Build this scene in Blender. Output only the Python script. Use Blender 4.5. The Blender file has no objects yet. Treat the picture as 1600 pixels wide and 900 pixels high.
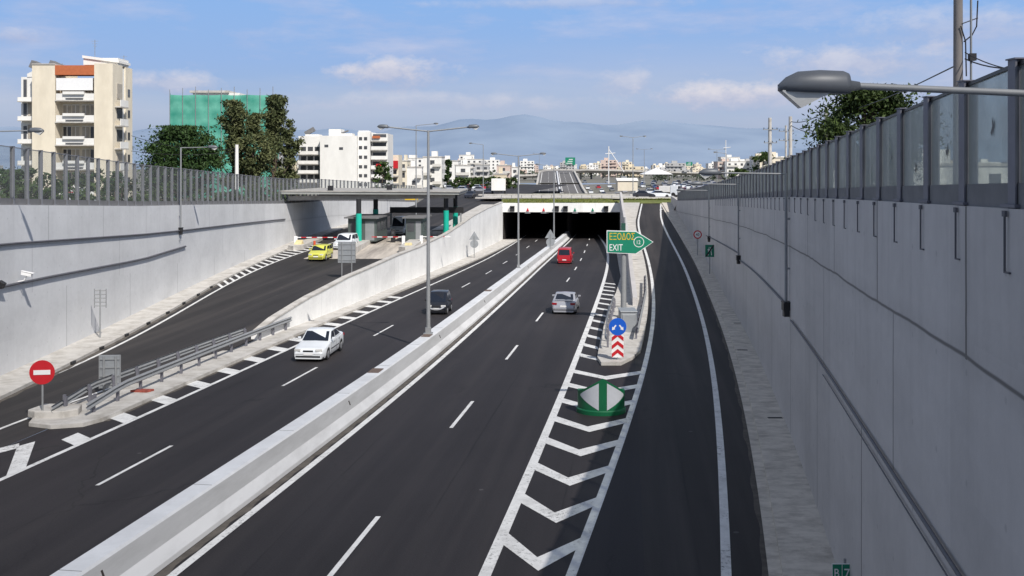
import bpy, bmesh, math, random
import numpy as np
from mathutils import Vector, Matrix
random.seed(7); RNG = random.Random(11)
C = bpy.context.scene.collection
R = math.radians
F = 1550.0; HY = 255.0; EYE = 10.0

# ---------------------------------------------------------------- helpers
def tag(o, label=None, cat=None, group=None, kind=None):
    if label: o['label'] = label
    if cat: o['category'] = cat
    if group: o['group'] = group
    if kind: o['kind'] = kind
    return o
def thing(name, label, cat, loc=(0, 0, 0), rz=0.0, group=None):
    o = bpy.data.objects.new(name, None); C.objects.link(o)
    o.empty_display_size = 0.2
    o.location = loc; o.rotation_euler = (0, 0, rz)
    return tag(o, label, cat, group)
def kids(o): return [c for c in bpy.data.objects if c.parent is o]
def copy_tree(o, parent=None, skip=()):
    c = o.copy(); C.objects.link(c)
    if parent: c.parent = parent
    for ch in kids(o): copy_tree(ch, c)
    return c

class MB:
    """collects faces, builds one mesh object"""
    def __init__(s): s.v = []; s.f = []; s.m = []; s.uv = []; s.sm = []
    def face(s, pts, m=0, uv=None, smooth=False):
        b = len(s.v); s.v += [tuple(p) for p in pts]
        s.f.append(tuple(range(b, b + len(pts)))); s.m.append(m); s.sm.append(smooth)
        s.uv.append(uv if uv else [(0, 0)] * len(pts)); return s
    def mesh(s, vs, fs, m=0, smooth=False):
        b = len(s.v); s.v += [tuple(p) for p in vs]
        for f in fs:
            s.f.append(tuple(b + i for i in f)); s.m.append(m); s.sm.append(smooth)
            s.uv.append([(0, 0)] * len(f))
        return s
    def box(s, c, d, rz=0.0, m=0, taper=1.0, rx=0.0, ry=0.0):
        x, y, z = d[0] / 2, d[1] / 2, d[2] / 2
        vs = [Vector((sx * x * (taper if sz > 0 else 1), sy * y * (taper if sz > 0 else 1), sz * z))
              for sz in (-1, 1) for sx, sy in ((-1, -1), (1, -1), (1, 1), (-1, 1))]
        M = Matrix.Translation(c) @ Matrix.Rotation(rz, 4, 'Z') @ Matrix.Rotation(ry, 4, 'Y') @ Matrix.Rotation(rx, 4, 'X')
        vs = [M @ v for v in vs]
        return s.mesh(vs, [(3, 2, 1, 0), (4, 5, 6, 7), (0, 1, 5, 4), (1, 2, 6, 5), (2, 3, 7, 6), (3, 0, 4, 7)], m)
    def tube(s, path, r, n=8, m=0, cap=True, smooth=True):
        path = [Vector(p) for p in path]; k = len(path)
        rs = r if isinstance(r, (list, tuple)) else [r] * k
        rings = []
        for i, p in enumerate(path):
            t = (path[min(i + 1, k - 1)] - path[max(i - 1, 0)]).normalized()
            a = Vector((0, 0, 1)) if abs(t.z) < 0.9 else Vector((0, 1, 0))
            u = t.cross(a).normalized(); w = t.cross(u).normalized()
            rings.append([p + (u * math.cos(2 * math.pi * j / n) + w * math.sin(2 * math.pi * j / n)) * rs[i] for j in range(n)])
        vs = [q for rg in rings for q in rg]; fs = []
        for i in range(k - 1):
            for j in range(n):
                fs.append((i * n + j, (i + 1) * n + j, (i + 1) * n + (j + 1) % n, i * n + (j + 1) % n))
        s.mesh(vs, fs, m, smooth)
        if cap:
            s.mesh(rings[0], [tuple(range(n))], m); s.mesh(rings[-1], [tuple(reversed(range(n)))], m)
        return s
    def disc(s, c, r, axis='Y', t=0.02, n=24, m=0, m2=None):
        """short cylinder; axis = direction of its flat faces"""
        c = Vector(c); ax = {'X': Vector((1, 0, 0)), 'Y': Vector((0, 1, 0)), 'Z': Vector((0, 0, 1))}[axis]
        return s.tube([c - ax * t / 2, c + ax * t / 2], r, n, m, True, False)
    def prism(s, poly, z0, z1, m=0):
        n = len(poly)
        s.mesh([(x, y, z0) for x, y in poly] + [(x, y, z1) for x, y in poly],
               [tuple(reversed(range(n))), tuple(range(n, 2 * n))] + [(i, (i + 1) % n, n + (i + 1) % n, n + i) for i in range(n)], m)
        return s
    def plate(s, poly, y, t=0.02, m=0):
        """polygon in the XZ plane, facing -Y, at depth y"""
        n = len(poly)
        s.mesh([(x, y, z) for x, z in poly] + [(x, y + t, z) for x, z in poly],
               [tuple(range(n)), tuple(reversed(range(n, 2 * n)))] + [((i + 1) % n, i, n + i, n + (i + 1) % n) for i in range(n)], m)
        return s
    def build(s, name, mats, parent=None, bevel=0, auto=False, merge=False):
        me = bpy.data.meshes.new(name); me.from_pydata(s.v, [], s.f)
        if not isinstance(mats, (list, tuple)): mats = [mats]
        for mt in mats: me.materials.append(mt)
        me.polygons.foreach_set('material_index', s.m)
        me.polygons.foreach_set('use_smooth', s.sm)
        ul = me.uv_layers.new(name='UVMap')
        flat = [c for f in s.uv for q in f for c in q]
        ul.data.foreach_set('uv', flat)
        me.update()
        if merge or bevel:
            bm = bmesh.new(); bm.from_mesh(me)
            bmesh.ops.remove_doubles(bm, verts=bm.verts, dist=0.0008)
            bm.to_mesh(me); bm.free()
        o = bpy.data.objects.new(name, me); C.objects.link(o)
        if parent: o.parent = parent
        if bevel:
            b = o.modifiers.new('bevel', 'BEVEL'); b.width = bevel; b.segments = 2; b.limit_method = 'ANGLE'; b.angle_limit = R(35)
            b.harden_normals = False
        return o

# ---------------------------------------------------------------- materials
def mat(name, col, rough=0.7, metal=0.0, var=0.12, scale=3.0, coord='Object', bump=0.0, bscale=40.0, spec=0.5,
        dirt=None, dirt_amt=0.0, dirt_scale=0.6, stretch=(1, 1, 1), emit=None, estr=0.0, coat=0.0):
    m = bpy.data.materials.new(name); m.use_nodes = True
    nt = m.node_tree; N = nt.nodes; L = nt.links; b = N['Principled BSDF']
    b.inputs['Roughness'].default_value = rough; b.inputs['Metallic'].default_value = metal
    b.inputs['Specular IOR Level'].default_value = spec; b.inputs['Coat Weight'].default_value = coat
    tc = N.new('ShaderNodeTexCoord'); mp = N.new('ShaderNodeMapping'); mp.inputs['Scale'].default_value = stretch
    L.new(tc.outputs[coord], mp.inputs['Vector'])
    n = N.new('ShaderNodeTexNoise'); n.inputs['Scale'].default_value = scale; n.inputs['Detail'].default_value = 6
    n.inputs['Roughness'].default_value = 0.65
    L.new(mp.outputs[0], n.inputs['Vector'])
    r = N.new('ShaderNodeMapRange'); r.inputs[1].default_value = 0.3; r.inputs[2].default_value = 0.7
    r.inputs[3].default_value = 1 - var; r.inputs[4].default_value = 1 + var
    L.new(n.outputs['Fac'], r.inputs[0])
    mul = N.new('ShaderNodeVectorMath'); mul.operation = 'MULTIPLY'; mul.inputs[0].default_value = col[:3]
    L.new(r.outputs[0], mul.inputs[1]); out = mul.outputs[0]
    if dirt:
        n2 = N.new('ShaderNodeTexNoise'); n2.inputs['Scale'].default_value = dirt_scale; n2.inputs['Detail'].default_value = 8
        n2.inputs['Roughness'].default_value = 0.7
        L.new(mp.outputs[0], n2.inputs['Vector'])
        r2 = N.new('ShaderNodeMapRange'); r2.inputs[1].default_value = 0.45; r2.inputs[2].default_value = 0.75
        r2.inputs[3].default_value = 0; r2.inputs[4].default_value = dirt_amt
        L.new(n2.outputs['Fac'], r2.inputs[0])
        mx = N.new('ShaderNodeMix'); mx.data_type = 'RGBA'; L.new(r2.outputs[0], mx.inputs[0])
        L.new(out, mx.inputs[6]); mx.inputs[7].default_value = (*dirt, 1); out = mx.outputs[2]
    L.new(out, b.inputs['Base Color'])
    if bump:
        n3 = N.new('ShaderNodeTexNoise'); n3.inputs['Scale'].default_value = bscale; n3.inputs['Detail'].default_value = 4
        L.new(mp.outputs[0], n3.inputs['Vector'])
        bp = N.new('ShaderNodeBump'); bp.inputs['Strength'].default_value = bump; bp.inputs['Distance'].default_value = 0.02
        L.new(n3.outputs['Fac'], bp.inputs['Height']); L.new(bp.outputs[0], b.inputs['Normal'])
    if emit:
        b.inputs['Emission Color'].default_value = (*emit, 1); b.inputs['Emission Strength'].default_value = estr
    return m

def math_node(nt, op, a, b=None, c=None):
    n = nt.nodes.new('ShaderNodeMath'); n.operation = op
    for i, v in enumerate((a, b, c)):
        if v is None: continue
        if isinstance(v, (int, float)): n.inputs[i].default_value = v
        else: nt.links.new(v, n.inputs[i])
    return n.outputs[0]
def maprange(nt, v, a, b, c=0.0, d=1.0):
    n = nt.nodes.new('ShaderNodeMapRange'); nt.links.new(v, n.inputs[0])
    for i, q in enumerate((a, b, c, d)): n.inputs[i + 1].default_value = q
    return n.outputs[0]
def mixc(nt, fac, a, b):
    n = nt.nodes.new('ShaderNodeMix'); n.data_type = 'RGBA'
    if isinstance(fac, (int, float)): n.inputs[0].default_value = fac
    else: nt.links.new(fac, n.inputs[0])
    for i, v in ((6, a), (7, b)):
        if isinstance(v, tuple): n.inputs[i].default_value = (*v[:3], 1)
        else: nt.links.new(v, n.inputs[i])
    return n.outputs[2]

def wall_mat(name, col, dirtc, panel=6.0, joint=0.55, streak=0.5, hj=(1.8,), cast=0.10):
    """painted concrete wall; UV = (metres along, metres below the top)"""
    m = bpy.data.materials.new(name); m.use_nodes = True; nt = m.node_tree; N = nt.nodes; L = nt.links
    b = N['Principled BSDF']; b.inputs['Roughness'].default_value = 0.75
    uv = N.new('ShaderNodeUVMap'); uv.uv_map = 'UVMap'
    sep = N.new('ShaderNodeSeparateXYZ'); L.new(uv.outputs[0], sep.inputs[0]); U, V = sep.outputs[0], sep.outputs[1]
    def noise(sc, st, det=6, rough=.6):
        mp = N.new('ShaderNodeMapping'); mp.inputs['Scale'].default_value = st; L.new(uv.outputs[0], mp.inputs[0])
        n = N.new('ShaderNodeTexNoise'); n.inputs['Scale'].default_value = sc; n.inputs['Detail'].default_value = det
        n.inputs['Roughness'].default_value = rough; L.new(mp.outputs[0], n.inputs[0]); return n.outputs['Fac']
    big = noise(0.25, (1, 1.6, 1)); fine = noise(3.0, (1, 1, 1)); st = noise(1.6, (1, 0.07, 1), 8, .7)
    fac = math_node(nt, 'ADD', maprange(nt, big, .3, .7, -.09, .09), maprange(nt, fine, .3, .7, -.04, .04))
    # each poured bay a shade of its own
    bay = math_node(nt, 'FLOOR', math_node(nt, 'DIVIDE', U, panel))
    wn = N.new('ShaderNodeTexWhiteNoise'); wn.noise_dimensions = '1D'; L.new(bay, wn.inputs['W'])
    fac = math_node(nt, 'ADD', fac, maprange(nt, wn.outputs[0], 0, 1, -cast * .5, cast * .5))
    vm = N.new('ShaderNodeVectorMath'); vm.operation = 'SCALE'; vm.inputs[0].default_value = col
    L.new(math_node(nt, 'ADD', fac, 1.0), vm.inputs['Scale'])
    topfade = maprange(nt, V, 0, 3.5, 1.0, 0.25)
    sf = math_node(nt, 'MULTIPLY', maprange(nt, st, .5, .78, 0, streak), topfade)
    c = mixc(nt, sf, vm.outputs[0], dirtc)
    # dirt at the foot
    # vertical joints with wobble
    wob = math_node(nt, 'MULTIPLY', math_node(nt, 'SUBTRACT', noise(.8, (0, 1, 1), 3), .5), 0.10)
    def vj(off, per, w, lo, hi, amt):
        fr = math_node(nt, 'MODULO', math_node(nt, 'ADD', math_node(nt, 'ADD', U, off), wob), per)
        a = math_node(nt, 'LESS_THAN', fr, w)
        a = math_node(nt, 'MULTIPLY', a, math_node(nt, 'GREATER_THAN', V, lo))
        a = math_node(nt, 'MULTIPLY', a, math_node(nt, 'LESS_THAN', V, hi))
        return math_node(nt, 'MULTIPLY', a, amt)
    j = vj(100, panel, .08, 0, hj[0], joint)
    j = math_node(nt, 'MAXIMUM', j, vj(100 + panel * .45, panel * 1.6, .07, hj[0], 4.4, joint * .8))
    j = math_node(nt, 'MAXIMUM', j, vj(100 + panel * .2, panel * 1.3, .08, 4.4, 20, joint))
    hw = math_node(nt, 'MULTIPLY', math_node(nt, 'SUBTRACT', noise(.12, (1, 0, 1), 4), .5), 0.28)
    for h in hj:
        d = math_node(nt, 'ABSOLUTE', math_node(nt, 'ADD', math_node(nt, 'SUBTRACT', V, h), hw))
        a = maprange(nt, d, .012, .04, joint, 0)
        j = math_node(nt, 'MAXIMUM', j, a)
        a2 = math_node(nt, 'MULTIPLY', maprange(nt, d, .0, .35, .25, 0), maprange(nt, fine, .35, .7, 0, 1))
        j = math_node(nt, 'MAXIMUM', j, a2)
    def cell(v, per): return math_node(nt, 'SUBTRACT', math_node(nt, 'MODULO', math_node(nt, 'ADD', v, 300 * per), per), per / 2)
    hx, hy = cell(U, 1.55), cell(V, 1.3)
    hole = math_node(nt, 'SQRT', math_node(nt, 'ADD', math_node(nt, 'MULTIPLY', hx, hx), math_node(nt, 'MULTIPLY', hy, hy)))
    j = math_node(nt, 'MAXIMUM', j, maprange(nt, hole, .03, .055, .22, 0))
    st2 = noise(.9, (1, .12, 1), 7, .72); c = mixc(nt, maprange(nt, st2, .56, .74, 0, streak * .55), c, dirtc)
    rp = N.new('ShaderNodeTexVoronoi'); rp.distance = 'CHEBYCHEV'; rp.inputs['Scale'].default_value = .33; L.new(uv.outputs[0], rp.inputs['Vector'])
    c = mixc(nt, math_node(nt, 'MULTIPLY', math_node(nt, 'LESS_THAN', rp.outputs['Distance'], .30), .16), c, (col[0] * 1.2, col[1] * 1.2, col[2] * 1.2))
    c = mixc(nt, j, c, (dirtc[0] * .35, dirtc[1] * .35, dirtc[2] * .35))
    L.new(c, b.inputs['Base Color'])
    bp = N.new('ShaderNodeBump'); bp.inputs['Strength'].default_value = .15; bp.inputs['Distance'].default_value = .02
    L.new(noise(14, (1, 1, 1)), bp.inputs['Height']); L.new(bp.outputs[0], b.inputs['Normal'])
    return m

def road_mat(name, col, track, warm):
    m = bpy.data.materials.new(name); m.use_nodes = True; nt = m.node_tree; N = nt.nodes; L = nt.links
    b = N['Principled BSDF']; b.inputs['Roughness'].default_value = 0.7; b.inputs['Specular IOR Level'].default_value = .22
    uv = N.new('ShaderNodeUVMap'); uv.uv_map = 'UVMap'
    def noise(sc, st, det=6, rough=.6):
        mp = N.new('ShaderNodeMapping'); mp.inputs['Scale'].default_value = st; L.new(uv.outputs[0], mp.inputs[0])
        n = N.new('ShaderNodeTexNoise'); n.inputs['Scale'].default_value = sc; n.inputs['Detail'].default_value = det
        n.inputs['Roughness'].default_value = rough; L.new(mp.outputs[0], n.inputs[0]); return n.outputs['Fac']
    big = noise(.12, (1, .5, 1)); trk = noise(.9, (1, .03, 1), 5); grain = noise(22, (1, 1, 1), 3); sp = noise(3.2, (1, 1, 1), 8, .75)
    f = math_node(nt, 'ADD', maprange(nt, big, .3, .7, -.2, .2), maprange(nt, trk, .3, .7, -track * 1.4, track * 1.4))
    f = math_node(nt, 'ADD', f, maprange(nt, grain, .3, .7, -.14, .14))
    f = math_node(nt, 'ADD', f, maprange(nt, sp, .62, .8, 0, .25))
    vm = N.new('ShaderNodeVectorMath'); vm.operation = 'SCALE'; vm.inputs[0].default_value = col
    L.new(math_node(nt, 'ADD', f, 1.0), vm.inputs['Scale'])
    c = mixc(nt, maprange(nt, trk, .5, .75, 0, .5), vm.outputs[0], warm)
    vo = N.new('ShaderNodeTexVoronoi'); vo.inputs['Scale'].default_value = .42; L.new(uv.outputs[0], vo.inputs['Vector'])
    c = mixc(nt, math_node(nt, 'MULTIPLY', math_node(nt, 'LESS_THAN', vo.outputs['Distance'], .035), .35), c, (.16, .16, .16))
    sp2 = N.new('ShaderNodeSeparateXYZ'); L.new(uv.outputs[0], sp2.inputs[0])
    wob = math_node(nt, 'MULTIPLY', math_node(nt, 'SUBTRACT', noise(.35, (0, 1, 1), 4), .5), .16)
    seam = math_node(nt, 'ABSOLUTE', math_node(nt, 'SUBTRACT', math_node(nt, 'MODULO', math_node(nt, 'ADD', math_node(nt, 'ADD', sp2.outputs[0], 101.1), wob), 3.6), 1.8))
    sm = math_node(nt, 'MULTIPLY', maprange(nt, seam, .015, .045, 1, 0), maprange(nt, noise(.3, (1, .3, 1), 4), .42, .6, 0, .65))
    c = mixc(nt, sm, c, (.012, .011, .012))
    st = maprange(nt, noise(.55, (1, .35, 1), 7, .7), .60, .74, 0, .5); c = mixc(nt, st, c, (col[0] * .45, col[1] * .45, col[2] * .45))
    cr = N.new('ShaderNodeTexVoronoi'); cr.feature = 'DISTANCE_TO_EDGE'; cr.inputs['Scale'].default_value = .16
    mpc = N.new('ShaderNodeMapping'); mpc.inputs['Scale'].default_value = (1, .5, 1); L.new(uv.outputs[0], mpc.inputs[0]); nd = N.new('ShaderNodeVectorMath'); nd.operation = 'ADD'
    nz = N.new('ShaderNodeTexNoise'); nz.inputs['Scale'].default_value = .9; nz.inputs['Detail'].default_value = 6; L.new(uv.outputs[0], nz.inputs[0]); L.new(mpc.outputs[0], nd.inputs[0]); L.new(nz.outputs['Color'], nd.inputs[1]); L.new(nd.outputs[0], cr.inputs['Vector'])
    ck = math_node(nt, 'MULTIPLY', maprange(nt, cr.outputs['Distance'], .002, .006, 1, 0), maprange(nt, noise(.08, (1, 1, 1), 3), .5, .6, 0, .55)); c = mixc(nt, ck, c, (.01, .01, .01))
    L.new(c, b.inputs['Base Color'])
    bp = N.new('ShaderNodeBump'); bp.inputs['Strength'].default_value = .35; bp.inputs['Distance'].default_value = .01
    L.new(grain, bp.inputs['Height']); L.new(bp.outputs[0], b.inputs['Normal'])
    return m

def glass_mat(name, tint, alpha, rough=.08, tc_=(.88, .93, .91)):
    m = bpy.data.materials.new(name); m.use_nodes = True; nt = m.node_tree; N = nt.nodes; L = nt.links
    out = N['Material Output']; b = N['Principled BSDF']; b.inputs['Base Color'].default_value = (*tint, 1)
    b.inputs['Roughness'].default_value = rough
    tr = N.new('ShaderNodeBsdfTransparent'); tr.inputs[0].default_value = (*tc_, 1)
    mx = N.new('ShaderNodeMixShader')
    tc = N.new('ShaderNodeTexCoord'); n = N.new('ShaderNodeTexNoise'); n.inputs['Scale'].default_value = 1.2; n.inputs['Detail'].default_value = 5
    L.new(tc.outputs['Object'], n.inputs[0])
    L.new(maprange(nt, n.outputs['Fac'], .3, .7, alpha * .75, min(1, alpha * 1.25)), mx.inputs[0])
    L.new(tr.outputs[0], mx.inputs[1]); L.new(b.outputs[0], mx.inputs[2]); L.new(mx.outputs[0], out.inputs[0])
    return m

def leaf_mat(name, c1, c2, scale=.8):
    m = bpy.data.materials.new(name); m.use_nodes = True; nt = m.node_tree; N = nt.nodes; L = nt.links
    b = N['Principled BSDF']; b.inputs['Roughness'].default_value = .65; b.inputs['Specular IOR Level'].default_value = .25
    tc = N.new('ShaderNodeTexCoord'); n = N.new('ShaderNodeTexNoise'); n.inputs['Scale'].default_value = scale; n.inputs['Detail'].default_value = 3
    L.new(tc.outputs['Object'], n.inputs[0])
    n2 = N.new('ShaderNodeTexNoise'); n2.inputs['Scale'].default_value = scale * 9; L.new(tc.outputs['Object'], n2.inputs[0])
    f = math_node(nt, 'ADD', math_node(nt, 'MULTIPLY', n.outputs['Fac'], .6), math_node(nt, 'MULTIPLY', n2.outputs['Fac'], .4))
    c = mixc(nt, maprange(nt, f, .38, .62), c1, c2); L.new(c, b.inputs['Base Color'])
    b.inputs['Subsurface Weight'].default_value = 0
    return m

M = {}
M['asphalt'] = road_mat('asphalt_motorway', (.029, .026, .028), .13, (.042, .037, .036))
M['asphalt_r'] = road_mat('asphalt_ramp', (.035, .031, .030), .24, (.060, .051, .047))
M['asphalt_t'] = road_mat('asphalt_toll', (.036, .033, .033), .18, (.075, .065, .058))
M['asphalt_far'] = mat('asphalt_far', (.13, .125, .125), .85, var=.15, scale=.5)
def paint_mat():
    m = mat('road_paint', (.74, .74, .73), .6, var=.07, scale=4, dirt=(.34, .33, .32), dirt_amt=.6, dirt_scale=1.6)
    nt = m.node_tree; N = nt.nodes; L = nt.links; b = N['Principled BSDF']; src = b.inputs['Base Color'].links[0].from_socket
    tc = N.new('ShaderNodeTexCoord'); n = N.new('ShaderNodeTexNoise'); n.inputs['Scale'].default_value = 9; n.inputs['Detail'].default_value = 9; n.inputs['Roughness'].default_value = .8
    L.new(tc.outputs['Object'], n.inputs[0]); n2 = N.new('ShaderNodeTexNoise'); n2.inputs['Scale'].default_value = .5; L.new(tc.outputs['Object'], n2.inputs[0])
    f = maprange(nt, math_node(nt, 'ADD', n.outputs['Fac'], math_node(nt, 'MULTIPLY', n2.outputs['Fac'], .35)), .74, .84, 0, .8)
    L.new(mixc(nt, f, src, (.06, .055, .055)), b.inputs['Base Color']); return m
M['paint'] = paint_mat()
M['wall_r'] = wall_mat('wall_paint_grey', (.50, .48, .47), (.24, .23, .225), 6.2, .85, .45)
M['wall_l'] = wall_mat('wall_paint_pale', (.62, .625, .635), (.36, .36, .365), 8.0, .40, .3, (2.0,))
M['wall_w'] = wall_mat('wall_paint_white', (.82, .82, .81), (.55, .55, .54), 7.0, .2, .25, (30.,))
M['portal'] = wall_mat('portal_paint', (.82, .82, .80), (.5, .5, .48), 6.0, .10, .3, (30.,))
M['concrete'] = mat('concrete', (.36, .35, .33), .85, var=.14, scale=1.6, bump=.3, bscale=25, dirt=(.17, .155, .135), dirt_amt=.6, dirt_scale=.9)
M['concrete_w'] = mat('pale_concrete', (.52, .50, .47), .85, var=.12, scale=1.2, bump=.3, bscale=25, dirt=(.24, .215, .18), dirt_amt=.75, dirt_scale=1.1)
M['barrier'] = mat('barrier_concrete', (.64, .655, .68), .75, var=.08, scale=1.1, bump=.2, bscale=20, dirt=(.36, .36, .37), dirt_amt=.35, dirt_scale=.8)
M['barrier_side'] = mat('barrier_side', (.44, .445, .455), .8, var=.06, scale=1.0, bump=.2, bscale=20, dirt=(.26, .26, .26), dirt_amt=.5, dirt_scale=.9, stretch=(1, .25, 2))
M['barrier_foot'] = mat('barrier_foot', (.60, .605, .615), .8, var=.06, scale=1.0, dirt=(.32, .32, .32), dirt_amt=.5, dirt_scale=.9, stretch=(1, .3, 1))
M['walk_r'] = mat('walkway_concrete', (.62, .57, .50), .85, var=.16, scale=1.3, bump=.3, bscale=25, dirt=(.17, .145, .12), dirt_amt=.7, dirt_scale=1.1, stretch=(1, 1.8, 1))
M['dirt'] = mat('gutter_dirt', (.10, .088, .076), .95, var=.35, scale=2.5, bump=.4, bscale=14)
M['steel'] = mat('galvanised_steel', (.27, .28, .29), .6, .15, var=.1, scale=2)
M['steel_d'] = mat('fence_steel', (.17, .17, .20), .55, .2, var=.12, scale=2)
M['steel_l'] = mat('fence_steel_pale', (.24, .245, .265), .55, .2, var=.12, scale=2)
M['panel_d'] = mat('fence_base_panel', (.16, .16, .165), .8, var=.15, scale=2)
M['lamp'] = mat('lamp_housing', (.12, .13, .145), .45, .1, var=.08, scale=3)
M['lens'] = mat('lamp_lens', (.62, .62, .60), .25, var=.05, scale=5)
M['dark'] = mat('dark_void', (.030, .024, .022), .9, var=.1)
M['cable'] = mat('cable_conduit', (.10, .10, .115), .6, var=.15)
M['black'] = mat('black_plastic', (.02, .02, .022), .5, var=.1)
M['rubber'] = mat('tyre_rubber', (.018, .018, .019), .85, var=.15)
M['rim'] = mat('wheel_rim', (.45, .46, .48), .35, .7, var=.05)
M['carglass'] = mat('car_glass', (.012, .016, .026), .08, var=.1, spec=.6)
M['green'] = mat('sign_green', (.004, .20, .115), .5, var=.04)
M['green_d'] = mat('nose_green', (.004, .115, .045), .45, var=.10, scale=2)
M['white'] = mat('sign_white', (.80, .80, .80), .5, var=.04)
M['silver'] = mat('reflective_silver', (.50, .52, .56), .5, var=.05)
M['red'] = mat('sign_red', (.52, .012, .02), .5, var=.05)
M['blue'] = mat('sign_blue', (.005, .10, .55), .5, var=.04)
M['yellow'] = mat('sign_yellow', (.72, .46, .02), .5, var=.04)
M['signback'] = mat('sign_back', (.34, .36, .38), .5, .4, var=.1)
M['teal'] = mat('teal_paint', (.008, .42, .31), .45, var=.05)
M['canopy'] = mat('canopy_slab', (.27, .28, .27), .7, var=.1, dirt=(.22, .22, .21), dirt_amt=.5)
M['grass'] = mat('grass', (.12, .15, .035), .95, var=.4, scale=1.2, bump=.5, bscale=8, dirt=(.17, .14, .06), dirt_amt=.6, dirt_scale=.25)
M['ground'] = mat('dry_ground', (.17, .16, .145), .95, var=.25, scale=.05, dirt=(.10, .12, .06), dirt_amt=.8, dirt_scale=.02)
M['glass_r'] = glass_mat('noise_screen_glass', (.36, .385, .38), .55, .45)
M['glass_l'] = glass_mat('noise_screen_glass_clear', (.34, .35, .355), .12, .35, (.93, .94, .94))
M['bark'] = mat('bark', (.10, .075, .055), .95, var=.3, scale=5)
M['wood'] = mat('pole_wood', (.22, .20, .19), .9, var=.25, scale=4, stretch=(1, 1, .2))
M['window'] = mat('window_glass', (.075, .078, .085), .25, var=.3, scale=.7)
M['shutter'] = mat('shutter', (.42, .38, .32), .7, var=.2, scale=.9)
M['rail'] = mat('balcony_rail', (.62, .60, .56), .7, var=.1)
M['cream'] = mat('cream_render', (.74, .67, .54), .85, var=.07, scale=.6, dirt=(.42, .36, .27), dirt_amt=.4, dirt_scale=.35, stretch=(1, 1, .4))
M['whitew'] = mat('white_render', (.78, .77, .74), .85, var=.06, scale=.5, dirt=(.5, .48, .44), dirt_amt=.35, dirt_scale=.3, stretch=(1, 1, .4))
M['terracotta'] = mat('terracotta', (.45, .13, .05), .85, var=.12)
# ---------------------------------------------------------------- ground profiles (linear between 2 m knots)
def prof(pts):
    Y = [p[0] for p in pts]; H = [p[1] for p in pts]
    g = np.arange(-40, 4002, 2.0); h = np.interp(g, Y, H)
    k = np.ones(9) / 9; hs = np.convolve(np.pad(h, 4, 'edge'), k, 'valid')
    return lambda y: EYE - float(np.interp(y, g, hs))
z_main = prof([(-40, 9.6), (0, 9.6), (24, 9.7), (40, 10.05), (55, 10.35), (69, 10.65), (85, 11.1), (101, 11.6), (129, 12.4), (157, 12.9), (173, 13.1), (300, 13.3), (4000, 13.3)])
z_ramp = prof([(-40, 9.6), (0, 9.6), (24, 9.7), (40, 10.05), (55, 10.35), (66, 10.5), (80, 10.5), (93, 10.15), (120, 9.6), (160, 8.4), (177, 7.7), (192, 7.2), (205, 7.0), (250, 7.0), (400, 9), (4000, 9)])
z_toll = prof([(-40, 9.6), (0, 9.6), (24, 9.7), (40, 10.05), (52, 10.2), (61, 10.2), (80, 9.9), (100, 9.6), (115, 9.3), (140, 8.6), (179, 7.3), (250, 6.9), (400, 9), (4000, 9)])
def pt(px, py, zf, dz=0.0):
    lo, hi = 3.0, 2500.0
    for _ in range(60):
        m = (lo + hi) / 2
        if HY + F * (EYE - zf(m) - dz) / m > py: lo = m
        else: hi = m
    return ((px - 800) * lo / F, lo)
def fit(pix, zf, deg=3, dz=0.0, Y0=None, Y1=None):
    P = [pt(x, y, zf, dz) for x, y in pix]
    P.sort(key=lambda p: p[1]); Ys = np.array([p[1] for p in P]); Xs = np.array([p[0] for p in P])
    w = 1.0 / (0.15 + 0.002 * Ys)
    co = np.polyfit((Ys - 90) / 60, Xs, deg, w=w)
    f0 = lambda y: float(np.polyval(co, (y - 90) / 60))
    a, b = (Y0 or Ys[0]), (Y1 or Ys[-1])
    sa = (f0(a + 1) - f0(a)); sb = (f0(b) - f0(b - 1))
    def f(y):
        if y < a: return f0(a) + sa * (y - a)
        if y > b: return f0(b) + sb * (y - b)
        return f0(y)
    return f
def interp(pts):
    Y = [p[0] for p in pts]; X = [p[1] for p in pts]
    sa = (X[1] - X[0]) / (Y[1] - Y[0]); sb = (X[-1] - X[-2]) / (Y[-1] - Y[-2])
    g = np.arange(Y[0], Y[-1] + .01, 1.0); h = np.interp(g, Y, X)
    k = 9; hp = np.concatenate([h[0] - sa * np.arange(k, 0, -1), h, h[-1] + sb * np.arange(1, k + 1)])
    hs = np.convolve(hp, np.ones(2 * k + 1) / (2 * k + 1), 'valid')
    def f(y):
        if y < Y[0]: return X[0] + sa * (y - Y[0])
        if y > Y[-1]: return X[-1] + sb * (y - Y[-1])
        return float(np.interp(y, g, hs))
    return f

L1 = fit([(757, 900), (789, 822), (821, 758), (849, 687), (874, 618), (899, 568), (920, 507), (933, 470), (940, 452), (948, 420), (950, 400), (945, 382), (941, 376)], z_main, 4)
R1 = fit([(897, 900), (924, 807), (963, 697), (979, 664), (996, 610), (1014, 559), (1020, 520), (1021, 480), (1016, 436), (1009, 396), (1003, 370), (998, 340)], z_ramp, 4)
R2 = fit([(1136, 900), (1127, 740), (1119, 616), (1112, 577), (1094, 478), (1077, 442), (1060, 400), (1049, 378), (1036, 348), (1032, 333)], z_ramp, 4)
CR = fit([(1202, 900), (1177, 740), (1156, 598), (1131, 531), (1097, 435), (1067, 378), (1044, 340)], z_ramp, 3)
LL = fit([(265, 900), (600, 640), (690, 559), (760, 496), (790, 468), (826, 434), (857, 411.5), (868, 395)], z_main, 3)
ML = fit([(60, 723), (333, 600), (400, 569), (455, 545), (520, 510), (640, 462), (700, 434), (767, 400), (806, 379)], z_main, 3)
DR = fit([(541, 868), (710, 663), (793, 559), (839, 500), (869, 462), (888, 436), (901, 418), (908, 405), (912.6, 394.6)], z_main, 3)
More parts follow.
